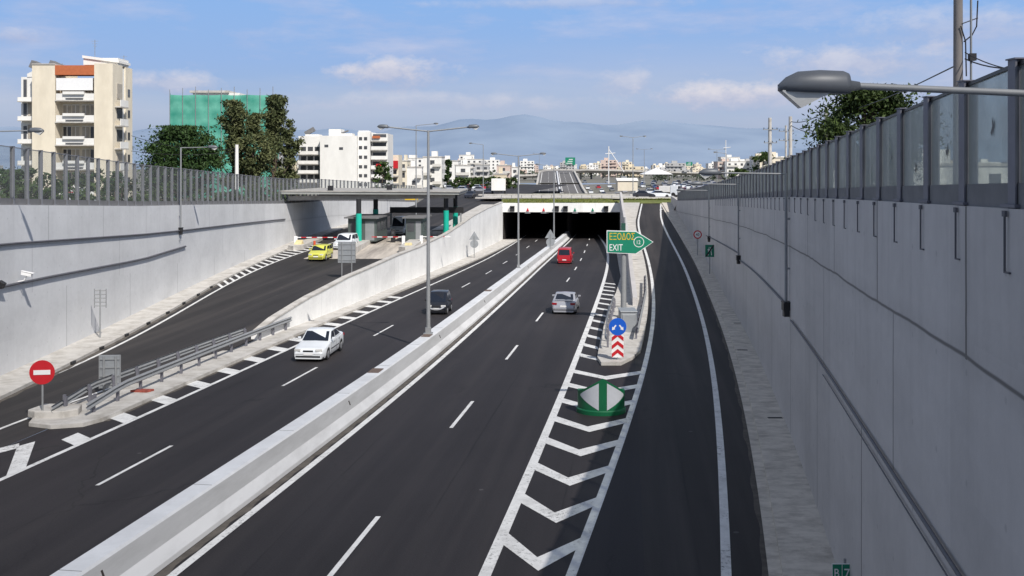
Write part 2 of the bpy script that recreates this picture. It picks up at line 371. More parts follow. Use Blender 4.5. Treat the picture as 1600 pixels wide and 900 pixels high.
DL = fit([(206, 730), (460, 592), (592, 520), (672, 478), (726, 446), (763, 425), (790, 410)], z_main, 3)
IE = fit([(102, 682), (174, 654), (249, 623), (311, 595), (400, 549), (435, 538), (556, 486), (654, 446), (700, 425), (812, 374)], z_main, 3)
TL = fit([(0, 620), (146, 560), (233, 513), (311, 470), (342, 450), (400, 424), (479, 392)], z_toll, 3)
WR = interp([(-20, -1.0), (10, 5.0), (23.8, 7.76), (33, 9.6), (42.9, 11.3), (54.5, 13.4), (75.7, 16.4), (91.7, 18.6), (128, 23.1), (157, 26.4)])
WL = interp([(-20, -19.5), (20, -22.3), (46, -24.0), (67, -25.1), (95, -26.0), (113, -25.8), (130, -24.5), (150, -21.5), (176, -17.2)])
DV = interp([(30, -18.3), (57.6, -15.0), (65.6, -13.6), (74, -12.3), (90, -10.7), (115, -7.7), (140, -4.9), (168, -1.75)])   # divider wall centre
gore_w = lambda y: max(0, min(1, (56 - y) / 17))
TR = lambda y: DV(y) - 0.9 - .9 * gore_w(y)                                                                                                # right edge line of the toll road
BC = lambda y: LL(y) - 1.3                                                                                                 # median barrier centre
XI = interp([(48, 6.0), (60, 7.4), (72, 8.8), (88, 10.4), (113, 13.1), (140, 15.7), (168, 18.3)])                         # wall between motorway and exit ramp
topR = lambda y: float(np.interp(y, [-20, 9.7, 19, 36, 68, 110, 160], [10.3, 9.55, 9.29, 8.78, 7.6, 5.9, 3.95]))
topL = lambda y: float(np.interp(y, [-20, 20, 46.7, 67, 77, 113, 130, 150, 176], [9.6, 8.8, 8.04, 7.1, 6.75, 5.4, 5.05, 4.3, 3.1]))
PORT = 168.0

def rows(a, b, step=2.0):
    r = [a] + [k for k in np.arange(math.floor(a / step) * step, b + step, step) if a + 1e-3 < k < b - 1e-3] + [b]
    return [float(x) for x in r]
def sheet(mb, fa, fb, zf, Y0, Y1, dz=0.0, m=0, step=2.0, nx=1):
    """ground strip between the curves fa (left) and fb (right)"""
    rr = rows(Y0, Y1, step)
    for a, b in zip(rr[:-1], rr[1:]):
        for i in range(nx):
            t0, t1 = i / nx, (i + 1) / nx
            q = [(fa(a) + (fb(a) - fa(a)) * t0, a), (fa(a) + (fb(a) - fa(a)) * t1, a), (fa(b) + (fb(b) - fa(b)) * t1, b), (fa(b) + (fb(b) - fa(b)) * t0, b)]
            # uv: metres across / along the motorway direction
            mb.face([(x, y, zf(y) + dz) for x, y in q], m, [(x - 0.125 * y, y) for x, y in q])
    return mb
def line(mb, fc, w, zf, Y0, Y1, dz=0.004, m=0, step=2.0):
    return sheet(mb, lambda y: fc(y) - w / 2, lambda y: fc(y) + w / 2, zf, Y0, Y1, dz, m, step)
def poly_on(mb, P, zf, dz=0.006, m=0):
    return mb.face([(x, y, zf(y) + dz) for x, y in P], m, [(x, y) for x, y in P])
def dist_u(f, y, c={}):
    return y
def wall(mb, fx, zt, zb, Y0, Y1, th, step=2.0, m=0, face=1, side_m=None, top_m=None):
    """wall along x=fx(y); face=+1: the visible face looks to +X; body extends the other way. UV in metres."""
    rr = rows(Y0, Y1, step)
    for a, b in zip(rr[:-1], rr[1:]):
        xa, xb = fx(a), fx(b); ta, tb_ = zt(a), zt(b); ba, bb = zb(a), zb(b)
        oa, ob = xa - face * th, xb - face * th
        f1 = [(xa, a, ba), (xb, b, bb), (xb, b, tb_), (xa, a, ta)]
        uv = [(a, ta - ba), (b, tb_ - bb), (b, 0), (a, 0)]
        if face < 0: f1.reverse(); uv.reverse()
        mb.face(f1, m, uv)
        f2 = [(oa, a, ba), (ob, b, bb), (ob, b, tb_), (oa, a, ta)]
        if face > 0: f2.reverse(); uv = list(reversed([(a, ta - ba), (b, tb_ - bb), (b, 0), (a, 0)]))
        else: uv = [(a, ta - ba), (b, tb_ - bb), (b, 0), (a, 0)]
        mb.face(f2, m, uv)
        f3 = [(xa, a, ta), (xb, b, tb_), (ob, b, tb_), (oa, a, ta)]
        if face < 0: f3.reverse()
        mb.face(f3, m if top_m is None else top_m, [(xa, a), (xb, b), (ob, b), (oa, a)])
    for y in (Y0, Y1):
        x = fx(y); o = x - face * th
        q = [(x, y, zb(y)), (x, y, zt(y)), (o, y, zt(y)), (o, y, zb(y))]
        mb.face(q, m, [(0, zt(y) - zb(y)), (0, 0), (th, 0), (th, zt(y) - zb(y))])
    return mb

# ================================================================ SETTING
TE = 168.0
# motorway surface: from the divider line to the wall beside the exit ramp
mb = MB(); sheet(mb, DV, XI, z_main, -20, 234)
tag(mb.build('motorway_road', M['asphalt']), kind='structure')
mb = MB(); sheet(mb, XI, lambda y: WR(y) + .1, z_ramp, -20, 186)
tag(mb.build('exit_ramp_road', M['asphalt_r']), kind='structure')
mb = MB(); sheet(mb, lambda y: WL(y) - .1, DV, z_toll, -20, 176)
sheet(mb, lambda y: WL(176) - .1 - (y - 176) * .02, lambda y: DV(176) + (y - 176) * .10, z_toll, 176, 420)
tag(mb.build('toll_road', M['asphalt_t']), kind='structure')

mb = MB()
line(mb, L1, .30, z_main, -10, 182)
line(mb, R1, .25, z_ramp, -10, 186)
line(mb, R2, .25, z_ramp, -10, 182)
line(mb, LL, .24, z_main, -10, 230)
line(mb, ML, .20, z_main, -10, 182)
line(mb, TL, .18, z_toll, -10, 116)
line(mb, TR, .16, z_toll, -10, 60)
for k in range(-1, 14):
    y = 25.2 + 14.55 * k
    if y > 185: break
    line(mb, DR, .14, z_main, y - 2.3, y + 2.3)
for k in range(-2, 12):
    y = 32.6 + 14.9 * k
    if y > 185: break
    line(mb, DL, .13, z_main, y - 2.3, y + 2.3)
# chevrons between L1 and R1, then bars up to the kerbed island
ISL_L = lambda y: float(np.interp(y, [50.5, 56, 62, 75, 82, 95, 113], [4.35, 4.95, 5.7, 7.4, 8.5, 10.0, 12.6]))
for k in range(-6, 9):
    yv = 24.1 + 3.28 * k; t = .42
    fl = .46
    X0, X1 = L1(yv + 1.7), R1(yv + 1.3); xv = X0 + (X1 - X0) * fl - .05
    if yv < 45.5 or True:
        ya, yb = yv + 1.7, yv + 1.35
        if yv > 50.2: break
        poly_on(mb, [(L1(ya - t) + .12, ya - t), (xv, yv - t), (xv, yv + t), (L1(ya + t) + .12, ya + t)], z_main, .008)
        poly_on(mb, [(xv, yv - t), (R1(yb - t) - .1, yb - t), (R1(yb + t) - .1, yb + t), (xv, yv + t)], z_main, .008)
for i in range(13):
    ya = 53.4 + 3.4 * i; e = ISL_L(ya); t = .50
    if ya > 95: break
    xl = L1(ya) + .12; xr = ISL_L(ya - 1.2) - .08
    poly_on(mb, [(xl, ya - t), (xr, ya - 1.2 - t), (xr, ya - 1.2 + t), (L1(ya + t) + .12, ya + t)], z_main, .008)
# blocks between the kerb island and the left carriageway
for k in range(15):
    y = 35.9 + 3.25 * k
    if y > 86: break
    xe, xm = IE(y) + .03, ML(y) - .09
    if xm - xe < .35: continue
    poly_on(mb, [(IE(y - .5) + .03, y - .2), (ML(y - .9) - .08, y - 1.0), (ML(y + .1) - .08, y + .0), (IE(y + .7) + .03, y + .8)], z_main, .008)
# chevrons of the left gore, nearer than the island
for k in range(8):
    for G in ([(27, 698), (55, 690), (40, 732), (9, 746)], [(-75, 728), (-75, 718), (30, 693), (30, 700)]):
        Pq = [pt(a_, b_, z_main) for a_, b_ in G]
        poly_on(mb, [(x_ - .41 * k, y_ - 3.3 * k) for x_, y_ in Pq][::-1], z_main, .010)
# hatching by the foot of the left wall before the toll
for k in range(22):
    y = 80.0 + 1.9 * k
    if y > 116: break
    x0 = WL(y) + 1.45; x1 = TL(y) - .08
    if x1 - x0 < .5: continue
    poly_on(mb, [(x0, y + .9), (TL(y - .9) - .08, y - .9), (TL(y - .25) - .08, y - .25), (x0, y + 1.55)], z_toll, .008)
tag(mb.build('road_markings', M['paint']), kind='structure')

# ---- kerbed strips
def kerb_strip(name, fa, fb, zf, Y0, Y1, h=.14, kerb=(0, 1), m='concrete'):
    mb = MB(); sheet(mb, fa, fb, zf, Y0, Y1, h)
    rr = rows(Y0, Y1)
    for fx, on in ((fa, kerb[0]), (fb, kerb[1])):
        if on:
            for a, b in zip(rr[:-1], rr[1:]):
                mb.face([(fx(a), a, zf(a) - .02), (fx(b), b, zf(b) - .02), (fx(b), b, zf(b) + h), (fx(a), a, zf(a) + h)], 0)
    for y in (Y0, Y1):
        mb.face([(fa(y), y, zf(y) - .02), (fb(y), y, zf(y) - .02), (fb(y), y, zf(y) + h), (fa(y), y, zf(y) + h)], 0)
    return tag(mb.build(name, M[m]), kind='structure')
kerb_strip('walkway_right', lambda y: CR(y) + .32, WR, z_ramp, -15, 184, .16, (1, 0), 'walk_r')
mb = MB(); sheet(mb, CR, lambda y: CR(y) + .33, z_ramp, -15, 184, .03)
tag(mb.build('gutter_right', M['walk_r']), kind='structure')
mb = MB(); sheet(mb, lambda y: CR(y) - .14 - .04 * math.sin(y * .9) - .03 * math.sin(y * 2.3), lambda y: CR(y) + .01, z_ramp, -15, 120, .006, step=.5)
tag(mb.build('gutter_grit', M['dirt']), kind='structure')
kerb_strip('walkway_left', WL, lambda y: WL(y) + float(np.interp(y, [-20, 46, 67, 80, 116], [1.9, 2.0, 1.9, 1.5, 1.4])), z_toll, -15, 150, .15, (0, 1), 'concrete_w')
mb = MB(); f = lambda y: WL(y) + float(np.interp(y, [-20, 46, 67, 80, 116], [1.9, 2.0, 1.9, 1.5, 1.4]))
sheet(mb, f, lambda y: f(y) + .25 + .05 * math.sin(y * 3.1), z_toll, -15, 84, .006, step=.5)
tag(mb.build('gutter_grit', M['dirt']), kind='structure')
# island between toll road and motorway, then the strip along the divider wall
def island_l(y):
    return DV(y) - .2 - 1.1 * gore_w(y)
mb = MB(); Y0 = 37.6
nose = [(island_l(Y0 + .9), Y0 + .9), (island_l(Y0) + .35, Y0 + .05), ((island_l(Y0) + IE(Y0)) / 2, Y0 - .35), (IE(Y0) - .3, Y0 + .0), (IE(Y0 + .9), Y0 + .9)]
n = len(nose)
mb.mesh([(x, y, z_main(y) - .02) for x, y in nose] + [(x, y, z_main(y) + .15) for x, y in nose],
        [tuple(range(n, 2 * n))] + [(i, (i + 1) % n, n + (i + 1) % n, n + i) for i in range(n)])
sheet(mb, island_l, IE, z_main, Y0 + .9, PORT - .3, .15)
rr = rows(Y0 + .9, PORT - .3)
for fx in (island_l, IE):
    for a, b in zip(rr[:-1], rr[1:]):
        mb.face([(fx(a), a, min(z_main(a), z_toll(a)) - .05), (fx(b), b, min(z_main(b), z_toll(b)) - .05), (fx(b), b, z_main(b) + .15), (fx(a), a, z_main(a) + .15)], 0)
tag(mb.build('kerbed_island', M['concrete_w']), kind='structure')
mb = MB(); sheet(mb, lambda y: IE(y) - .02, lambda y: IE(y) + .16 + .04 * math.sin(y * 3.3), z_main, 38.5, 150, .006, step=.5)
tag(mb.build('gutter_grit', M['dirt']), kind='structure')
# island between motorway and exit ramp
zi = lambda y: z_ramp(y) if y > 66 else max(z_main(y), z_ramp(y))
isr = lambda y: R1(y) - .4 - max(0, (53 - y)) * .3
isl = lambda y: float(np.interp(y, [50, 51, 56, 62, 72, 74], [4.6, 4.35, 4.95, 5.7, 7.0, 7.3])) if y < 74 else XI(y) + .05
mb = MB()
sheet(mb, isl, isr, zi, 50.3, 184, .16)
rr = rows(50.3, 184)
for a, b in zip(rr[:-1], rr[1:]):
    for fx in (isl, isr):
        mb.face([(fx(a), a, z_ramp(a) - .1), (fx(b), b, z_ramp(b) - .1), (fx(b), b, zi(b) + .16), (fx(a), a, zi(a) + .16)])
mb.face([(isl(50.3), 50.3, z_main(50.3) - .02), (isr(50.3), 50.3, z_main(50.3) - .02), (isr(50.3), 50.3, zi(50.3) + .16), (isl(50.3), 50.3, zi(50.3) + .16)])
# foot of the wall on the motorway side
sheet(mb, lambda y: float(np.interp(y, [56, 62, 74, 84, 100, 167], [5.0, 5.7, 7.25, XI(84) - 1.2, XI(100) - .75, XI(167) - .9])), lambda y: XI(y) if y > 74 else isl(y) + .02, z_main, 60, 167, .14)
tag(mb.build('gore_island', M['concrete_w']), kind='structure')

# ================================================================ WALLS
mb = MB(); wall(mb, WR, topR, lambda y: z_ramp(y) - .1, -20, 184, .45, face=-1)
tag(mb.build('retaining_wall', M['wall_r']), 'tall grey painted retaining wall in shade beside the exit ramp, with drip stains under the screen', 'wall')
mb = MB(); wall(mb, WL, topL, lambda y: z_toll(y) - .1, -20, 176, .45, face=1)
tag(mb.build('retaining_wall', M['wall_l']), 'long pale grey retaining wall curving along the toll road on the left', 'wall')
t = thing('divider_wall', 'white wall rising in a wedge between the toll road and the left carriageway', 'wall', (0, 0, 0))
tD = lambda y: float(np.interp(y, [57.4, 61, 66, 74, 90, 100, 108, 116, 124, 134, 150, 168], [.62, 1.35, 1.75, 2.3, 2.45, 2.6, 3.1, 3.65, 4.2, 4.0, 3.6, 3.3]))
topD = lambda y: float(np.interp(y, [57.4, 60, 65.6, 74, 90, 100, 115, 124, 135, 150, 168],
        [.1 , .55, 1.05, 1.45, 1.55, 1.5, 1.75, 2.15, 2.75, 3.15, 3.35]))
mb = MB(); wall(mb, lambda y: DV(y) + .2, topD, lambda y: z_main(y) - .05, 57.4, PORT, .4, face=1); mb.build('wall_face', M['wall_w'], t)
mb = MB(); wall(mb, lambda y: DV(y) + .24, lambda y: topD(y) + .12, lambda y: topD(y) + .003, 57.4, PORT, .48, face=1); mb.build('coping', M['concrete_w'], t)
t = thing('retaining_wall', 'narrow grey wall seen end on between the tunnel mouth and the exit ramp', 'wall', (0, 0, 0))
topI = lambda y: z_ramp(y) + float(np.interp(y, [72, 80, 110, 150, 168, 172], [.75, .9, 1.2, 2.0, 2.9, 2.9]))
mb = MB(); wall(mb, lambda y: XI(y), topI, lambda y: z_main(y) - .1, 72, 172, .35, face=-1); mb.build('wall_face', M['wall_r'], t)

# barrier in the middle of the motorway
def sweep(mb, fc, prof_, zf, Y0, Y1, mats, step=2.0):
    rr = rows(Y0, Y1, step)
    def ring(y):
        dx = fc(y + .5) - fc(y - .5); s = math.hypot(1, dx)
        return [(fc(y) + o / 1 * s, y, zf(y) + h) for o, h in prof_]
    R0 = [ring(y) for y in rr]
    for i in range(len(rr) - 1):
        for j in range(len(prof_) - 1):
            mb.face([R0[i][j], R0[i][j + 1], R0[i + 1][j + 1], R0[i + 1][j]], mats[j])
    mb.face(list(reversed(R0[0])), mats[0]); mb.face(R0[-1], mats[0])
t = thing('median_barrier', 'long pale concrete safety barrier between the two carriageways, with smaller lamp base pads', 'barrier')
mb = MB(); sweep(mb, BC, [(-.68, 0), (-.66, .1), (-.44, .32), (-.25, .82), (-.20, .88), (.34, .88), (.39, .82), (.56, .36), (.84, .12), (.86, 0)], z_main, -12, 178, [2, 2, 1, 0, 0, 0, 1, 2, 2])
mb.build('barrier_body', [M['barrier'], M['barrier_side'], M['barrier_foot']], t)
for k in range(8):
    y = 22 + 17 * k; q = MB(); q.box((BC(y) + .485, y, z_main(y) + .60), (.03, .05, .18), ry=R(-21), rz=R(-8)); q.build('scupper', M['dark'], t)
for k in range(22):
    y = 15.5 + 6.0 * k; q = MB(); q.box((BC(y) + .07, y, z_main(y) + .882), (.54, .018, .005), rz=R(-8)); q.build('joint', M['panel_d'], t)
mb = MB(); sheet(mb, lambda y: BC(y) + .9, lambda y: BC(y) + 1.12 + .05 * math.sin(y * 4.1) + .03 * math.sin(y * 9.7), z_main, -8, 150, .005, step=.5)
tag(mb.build('gutter_grit', M['dirt']), kind='structure')

# ================================================================ TUNNEL
XL, XR = DV(PORT) + .2, XI(PORT)
zr = z_main(PORT); ztop = 3.25; zlin = zr + 4.75
t = thing('tunnel_portal', 'white painted tunnel mouth with two dark openings under a grass strip', 'tunnel', (0, PORT, 0))
mb = MB()
def pq(x0, x1, z0, z1, y=0.0, m=0):
    mb.face([(x0, y, z0), (x1, y, z0), (x1, y, z1), (x0, y, z1)], m, [(x0, ztop - z0), (x1, ztop - z0), (x1, ztop - z1), (x0, ztop - z1)])
pq(XL - .4, XR + .0, zlin, ztop)
mb.face([(XL - .4, 0, ztop), (XR, 0, ztop), (XR, .5, ztop), (XL - .4, .5, ztop)], 0)
mb.face([(XL - .4, 0, zlin), (XR, 0, zlin), (XR, 1.2, zlin), (XL - .4, 1.2, zlin)], 0)
mb.build('fascia', M['portal'], t)
mb = MB()
xl_ = lambda d: DV(PORT + d) + .2; xr_ = lambda d: XI(PORT + d) - .02
for d0, d1 in ((.01, 15), (15, 30), (30, 45), (45, 62)):
    mb.face([(xl_(d0), max(d0, 1.2), zlin), (xr_(d0), max(d0, 1.2), zlin), (xr_(d1), d1, zlin), (xl_(d1), d1, zlin)])
    for q_ in (xl_, xr_): mb.face([(q_(d0), d0, zr - .6), (q_(d0), d0, zlin + .1), (q_(d1), d1, zlin + .1), (q_(d1), d1, zr - .6)])
mb.face([(XL, 62, zr - 1), (XR + 10, 62, zr - 1), (XR + 10, 62, zlin + 1), (XL, 62, zlin + 1)])
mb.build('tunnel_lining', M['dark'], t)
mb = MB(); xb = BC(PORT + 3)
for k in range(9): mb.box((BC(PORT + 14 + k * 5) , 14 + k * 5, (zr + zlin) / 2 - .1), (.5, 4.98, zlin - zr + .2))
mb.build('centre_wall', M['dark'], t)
mb = MB()
for k, x in enumerate((XL + 1.6, XL + 9.1, XL + 10.6, XR - 2.4)):
    b = MB(); b.box((x, -.25, zlin + .55), (.75, .4, .85)); b.box((x, -.5, zlin + 1.02), (.8, .5, .05)); b.build('traffic_display', M['black'], t)
for x, c in ((XL + 4.2, 'red'), (XL + 6.9, 'red'), (XL + 12.2, 'green'), (XL + 15.2, 'green')):
    b = MB(); b.plate([(x - .24, zlin + .15), (x + .24, zlin + .15), (x, zlin + .75)], -.14, .1); b.build('lane_signal', M[c], t)
    b = MB(); b.box((x, -.3, zlin - .12), (.9, .3, .14)); b.build('signal_bracket', M['steel'], t)
for x in (XL + 4.4, XL + 7.6, XL + 12.6, XL + 15.6):
    b = MB(); b.box((x, 2.2, zlin - .25), (.5, .8, .16)); b.build('jet_fan', M['steel'], t)
# tail glow of a car inside
# ================================================================ TERRAIN BEYOND
zg = lambda y: (z_toll(y) - .14) if y < 400 else float(np.interp(y, [400, 600, 1000, 3000, 9000, 16000], [z_toll(400) - .14, 0, -4, -15, -45, -80]))
tl = lambda y: float(np.interp(y, [235, 400, 577], [5.0, 9.6, 16.3])); tr_ = lambda y: float(np.interp(y, [235, 400, 577], [22.5, 29.4, 36.0]))
z2 = lambda y: float(np.interp(y, [212, 380, 430, 577], [-3.3, -2.9, -1.6, 4.6]))
ez = lambda y: min(z2(y) - .25, zg(y))
def gz2(x, y):
    if not 235 < y < 470: return zg(y)
    if x < tl(y): return float(np.interp(x, [tl(y) - 14, tl(y)], [zg(y), ez(y)]))
    return float(np.interp(x, [tr_(y), tr_(y) + 30], [ez(y), zg(y)]))
far_rows = [186, 205, 235, 260, 320, 400, 470, 600, 800, 1000, 1400, 2000, 3000, 5000, 9000, 16000]
def strip_rows(mb, fa, fb, zf, rr, m=0):
    for a, b in zip(rr[:-1], rr[1:]):
        mb.face([(fa(a), a, zf(a)), (fb(a), a, zf(a)), (fb(b), b, zf(b)), (fa(b), b, zf(b))], m, [(fa(a), a), (fb(a), a), (fb(b), b), (fa(b), b)])
mb = MB()
hw = lambda y: 9000.0
strip_rows(mb, lambda y: -hw(y), lambda y: WL(y) - .44 if y < 176 else WL(176) - .44, lambda y: topL(y) - .2 if y < 176 else zg(y), [-20, 0, 20, 46, 67, 77, 90, 113, 130, 150, 176])
strip_rows(mb, lambda y: -hw(y), lambda y: WL(176) - .44, lambda y: topL(176) - .2 if y < 177 else zg(y), [176, 178, 186])
strip_rows(mb, lambda y: WL(176) - .5, lambda y: XI(PORT), lambda y: zg(y), [176.2, 186])
strip_rows(mb, lambda y: WR(y) + .44, hw, lambda y: topR(y) - .2, [-20, 0, 9.7, 19, 36, 68, 90, 110, 135, 160, 163])
strip_rows(mb, lambda y: WR(163) + .2, hw, lambda y: (topR(163) - .2) if y < 164 else z_ramp(y) - .1, [163, 168, 176, 186])
strip_rows(mb, lambda y: XI(PORT), lambda y: WR(163) + .2, lambda y: z_ramp(y) - .12, [172.2, 186])
strip_rows(mb, lambda y: -hw(y), hw, zg, [186, 205, 235])
rrb = [235, 260, 290, 320, 360, 400, 430, 470]
strip_rows(mb, lambda y: -hw(y), lambda y: tl(y) - 14, zg, rrb); strip_rows(mb, lambda y: tr_(y) + 30, hw, zg, rrb)
for a, b in zip(rrb[:-1], rrb[1:]):
    mb.face([(tl(a) - 14, a, zg(a)), (tl(a), a, ez(a)), (tl(b), b, ez(b)), (tl(b) - 14, b, zg(b))])
    mb.face([(tr_(a), a, ez(a)), (tr_(a) + 30, a, zg(a)), (tr_(b) + 30, b, zg(b)), (tr_(b), b, ez(b))])
mb.face([(tl(235) - 14, 235, zg(235)), (tl(235), 235, -4), (tr_(235), 235, -4), (tr_(235) + 30, 235, zg(235))])
strip_rows(mb, lambda y: -hw(y), hw, zg, far_rows[6:])
tag(mb.build('ground', M['ground']), kind='structure')

# grass on the tunnel roof, cross street, grass verges
mb = MB()
def gz(x, y): return 3.22 + .12 * math.sin(x * .5) * math.sin(y * .4)
for i in range(20):
    for j in range(10):
        xa, xb_ = XL - .3 + (XR - XL + .3) * i / 20, XL - .3 + (XR - XL + .3) * (i + 1) / 20; ya, yb = PORT + .5 + 1.95 * j, PORT + .5 + 1.95 * (j + 1)
        mb.face([(xa, ya, gz(xa, ya)), (xb_, ya, gz(xb_, ya)), (xb_, yb, gz(xb_, yb)), (xa, yb, gz(xa, yb))])
mb.face([(XR + 4.5, 183, z_ramp(183) + .05), (46, 186, z_ramp(186) + .1), (46, 191, 3.2), (XR + 2, 191, 3.2)])
mb.face([(XR + .4, 184.5, z_ramp(184) + .06), (XR + 4.5, 183, z_ramp(183) + .05), (XR + 2, 191, 3.2), (XR + .2, 191, 3.2)])
tag(mb.build('grass_roof', M['grass']), kind='structure')
mb = MB()
for i in range(3200):
    x = RNG.uniform(XL, XR); y = RNG.uniform(PORT + .6, 187)
    if i % 5 == 0: x = RNG.uniform(XR + 3, 46); y = RNG.uniform(185, 190)
    z = 3.2; h = RNG.uniform(.1, .32); a = RNG.uniform(0, 6.28); d = .10
    mb.face([(x - d * math.cos(a), y - d * math.sin(a), z), (x + d * math.cos(a), y + d * math.sin(a), z), (x + RNG.uniform(-.1, .1), y + RNG.uniform(-.1, .1), z + h)])
tag(mb.build('grass', leaf_mat('grass_blades', (.09, .14, .02), (.20, .19, .06), .3)), kind='stuff')
mb = MB(); mb.face([(-6, 189, 3.30), (85, 192, 3.30), (85, 206, 3.30), (-6, 205, 3.30)], 0, [(0, 0), (90, 0), (90, 14), (0, 14)])
tag(mb.build('cross_street', M['concrete_w']), kind='structure')
mb = MB()
for y0, y1 in ((187.2, 189.2), (204.9, 207.5)):
    mb.box((39, (y0 + y1) / 2 + 1.2, 3.38), (92, y1 - y0, .25), R(1.6) * 0)
tag(mb.build('pavement', M['concrete_w']), kind='structure')
t = thing('guard_rail', 'pale steel rail along the street above the tunnel mouth', 'guard rail', (0, 0, 0))
mb = MB(); mb.box((8.5, 187.6, 4.05), (22, .1, .3)); mb.build('rail', M['concrete_w'], t)
for i in range(12):
    mb = MB(); mb.box((-2 + i * 1.9, 187.72, 3.6), (.12, .12, .8)); mb.build('post', M['steel'], t)
# ramp head turning right
def arc_pts(p, q, k=10):
    out = []
    for i in range(k + 1):
        s = i / k; out.append((p[0] + (q[0] - p[0]) * (1 - math.cos(s * math.pi / 2)), p[1] + (q[1] - p[1]) * math.sin(s * math.pi / 2)))
    return out
def ribbon(mb, P, w, zf, dz, m=0):
    for (x0, y0), (x1, y1) in zip(P[:-1], P[1:]):
        d = Vector((x1 - x0, y1 - y0)).normalized() * w / 2
        mb.face([(x0 + d.y, y0 - d.x, zf(y0) + dz), (x1 + d.y, y1 - d.x, zf(y1) + dz), (x1 - d.y, y1 + d.x, zf(y1) + dz), (x0 - d.y, y0 + d.x, zf(y0) + dz)][::-1], m)
mb = MB(); ya, yb = 169, 183
P1 = arc_pts((R2(ya), ya), (R2(ya) + 9, ya + 6.5)); ribbon(mb, P1, .3, z_ramp, .012)
tag(mb.build('road_markings', M['paint']), kind='structure')

# the motorway beyond the tunnel: climbs out of a cutting on to a viaduct that bends right
mb = MB(); rr = [235, 300, 380, 405, 430, 470, 520, 577]
strip_rows(mb, tl, tr_, z2, rr); tag(mb.build('motorway_road', M['asphalt_far']), kind='structure')
mb = MB()
for f, w in ((lambda y: tl(y) + 1.2, .35), (lambda y: (tl(y) + tr_(y)) / 2 - 1.1, .3), (lambda y: (tl(y) + tr_(y)) / 2 + 1.1, .3), (lambda y: tr_(y) - 2.6, .35)):
    strip_rows(mb, lambda y: f(y) - w / 2, lambda y: f(y) + w / 2, lambda y: z2(y) + .03, rr)
for f in (lambda y: tl(y) + 5, lambda y: tr_(y) - 6):
    for y in range(380, 575, 12):
        mb.face([(f(y) - .12, y, z2(y) + .05), (f(y) + .12, y, z2(y) + .05), (f(y + 4) + .12, y + 4, z2(y + 4) + .05), (f(y + 4) - .12, y + 4, z2(y + 4) + .05)])
tag(mb.build('road_markings', M['paint']), kind='structure')
def parapet(name, label, f, w, h, zf, rr, zb=None, m='concrete_w'):
    mb = MB()
    for a, b in zip(rr[:-1], rr[1:]):
        za0, zb0 = (zb(a), zb(b)) if zb else (zf(a) - .1, zf(b) - .1)
        A = [(f(a) - w / 2, a, za0), (f(a) + w / 2, a, za0), (f(a) + w / 2, a, zf(a) + h), (f(a) - w / 2, a, zf(a) + h)]
        B = [(f(b) - w / 2, b, zb0), (f(b) + w / 2, b, zb0), (f(b) + w / 2, b, zf(b) + h), (f(b) - w / 2, b, zf(b) + h)]
        mb.mesh(A + B, [(0, 1, 2, 3), (7, 6, 5, 4), (0, 4, 5, 1), (1, 5, 6, 2), (2, 6, 7, 3), (3, 7, 4, 0)])
    return tag(mb.build(name, M[m]), label, 'wall' if 'wall' in name else 'barrier')
zlow = lambda y: min(z2(y) - .3, zg(y) - .3)
zt2 = lambda y: z2(y) + 1.0
for nm, lb, f in (('cutting_wall', 'pale wall on the left edge of the climbing motorway far behind the tunnel', lambda y: tl(y) - .25),
                  ('cutting_wall', 'pale wall on the right edge of the climbing motorway far behind the tunnel', lambda y: tr_(y) + .25)):
    mb = MB()
    for a, b in zip(rr[:-1], rr[1:]):
        A = [(f(a) - .45, a, zlow(a)), (f(a) + .45, a, zlow(a)), (f(a) + .45, a, zt2(a)), (f(a) - .45, a, zt2(a))]
        B = [(f(b) - .45, b, zlow(b)), (f(b) + .45, b, zlow(b)), (f(b) + .45, b, zt2(b)), (f(b) - .45, b, zt2(b))]
        mb.mesh(A + B, [(0, 1, 2, 3), (7, 6, 5, 4), (0, 4, 5, 1), (1, 5, 6, 2), (2, 6, 7, 3), (3, 7, 4, 0)])
    tag(mb.build(nm, M['concrete_w']), lb, 'wall')
parapet('median_barrier', 'far pale barrier along the middle of the climbing motorway', lambda y: (tl(y) + tr_(y)) / 2, .7, .9, z2, rr, None, 'barrier')
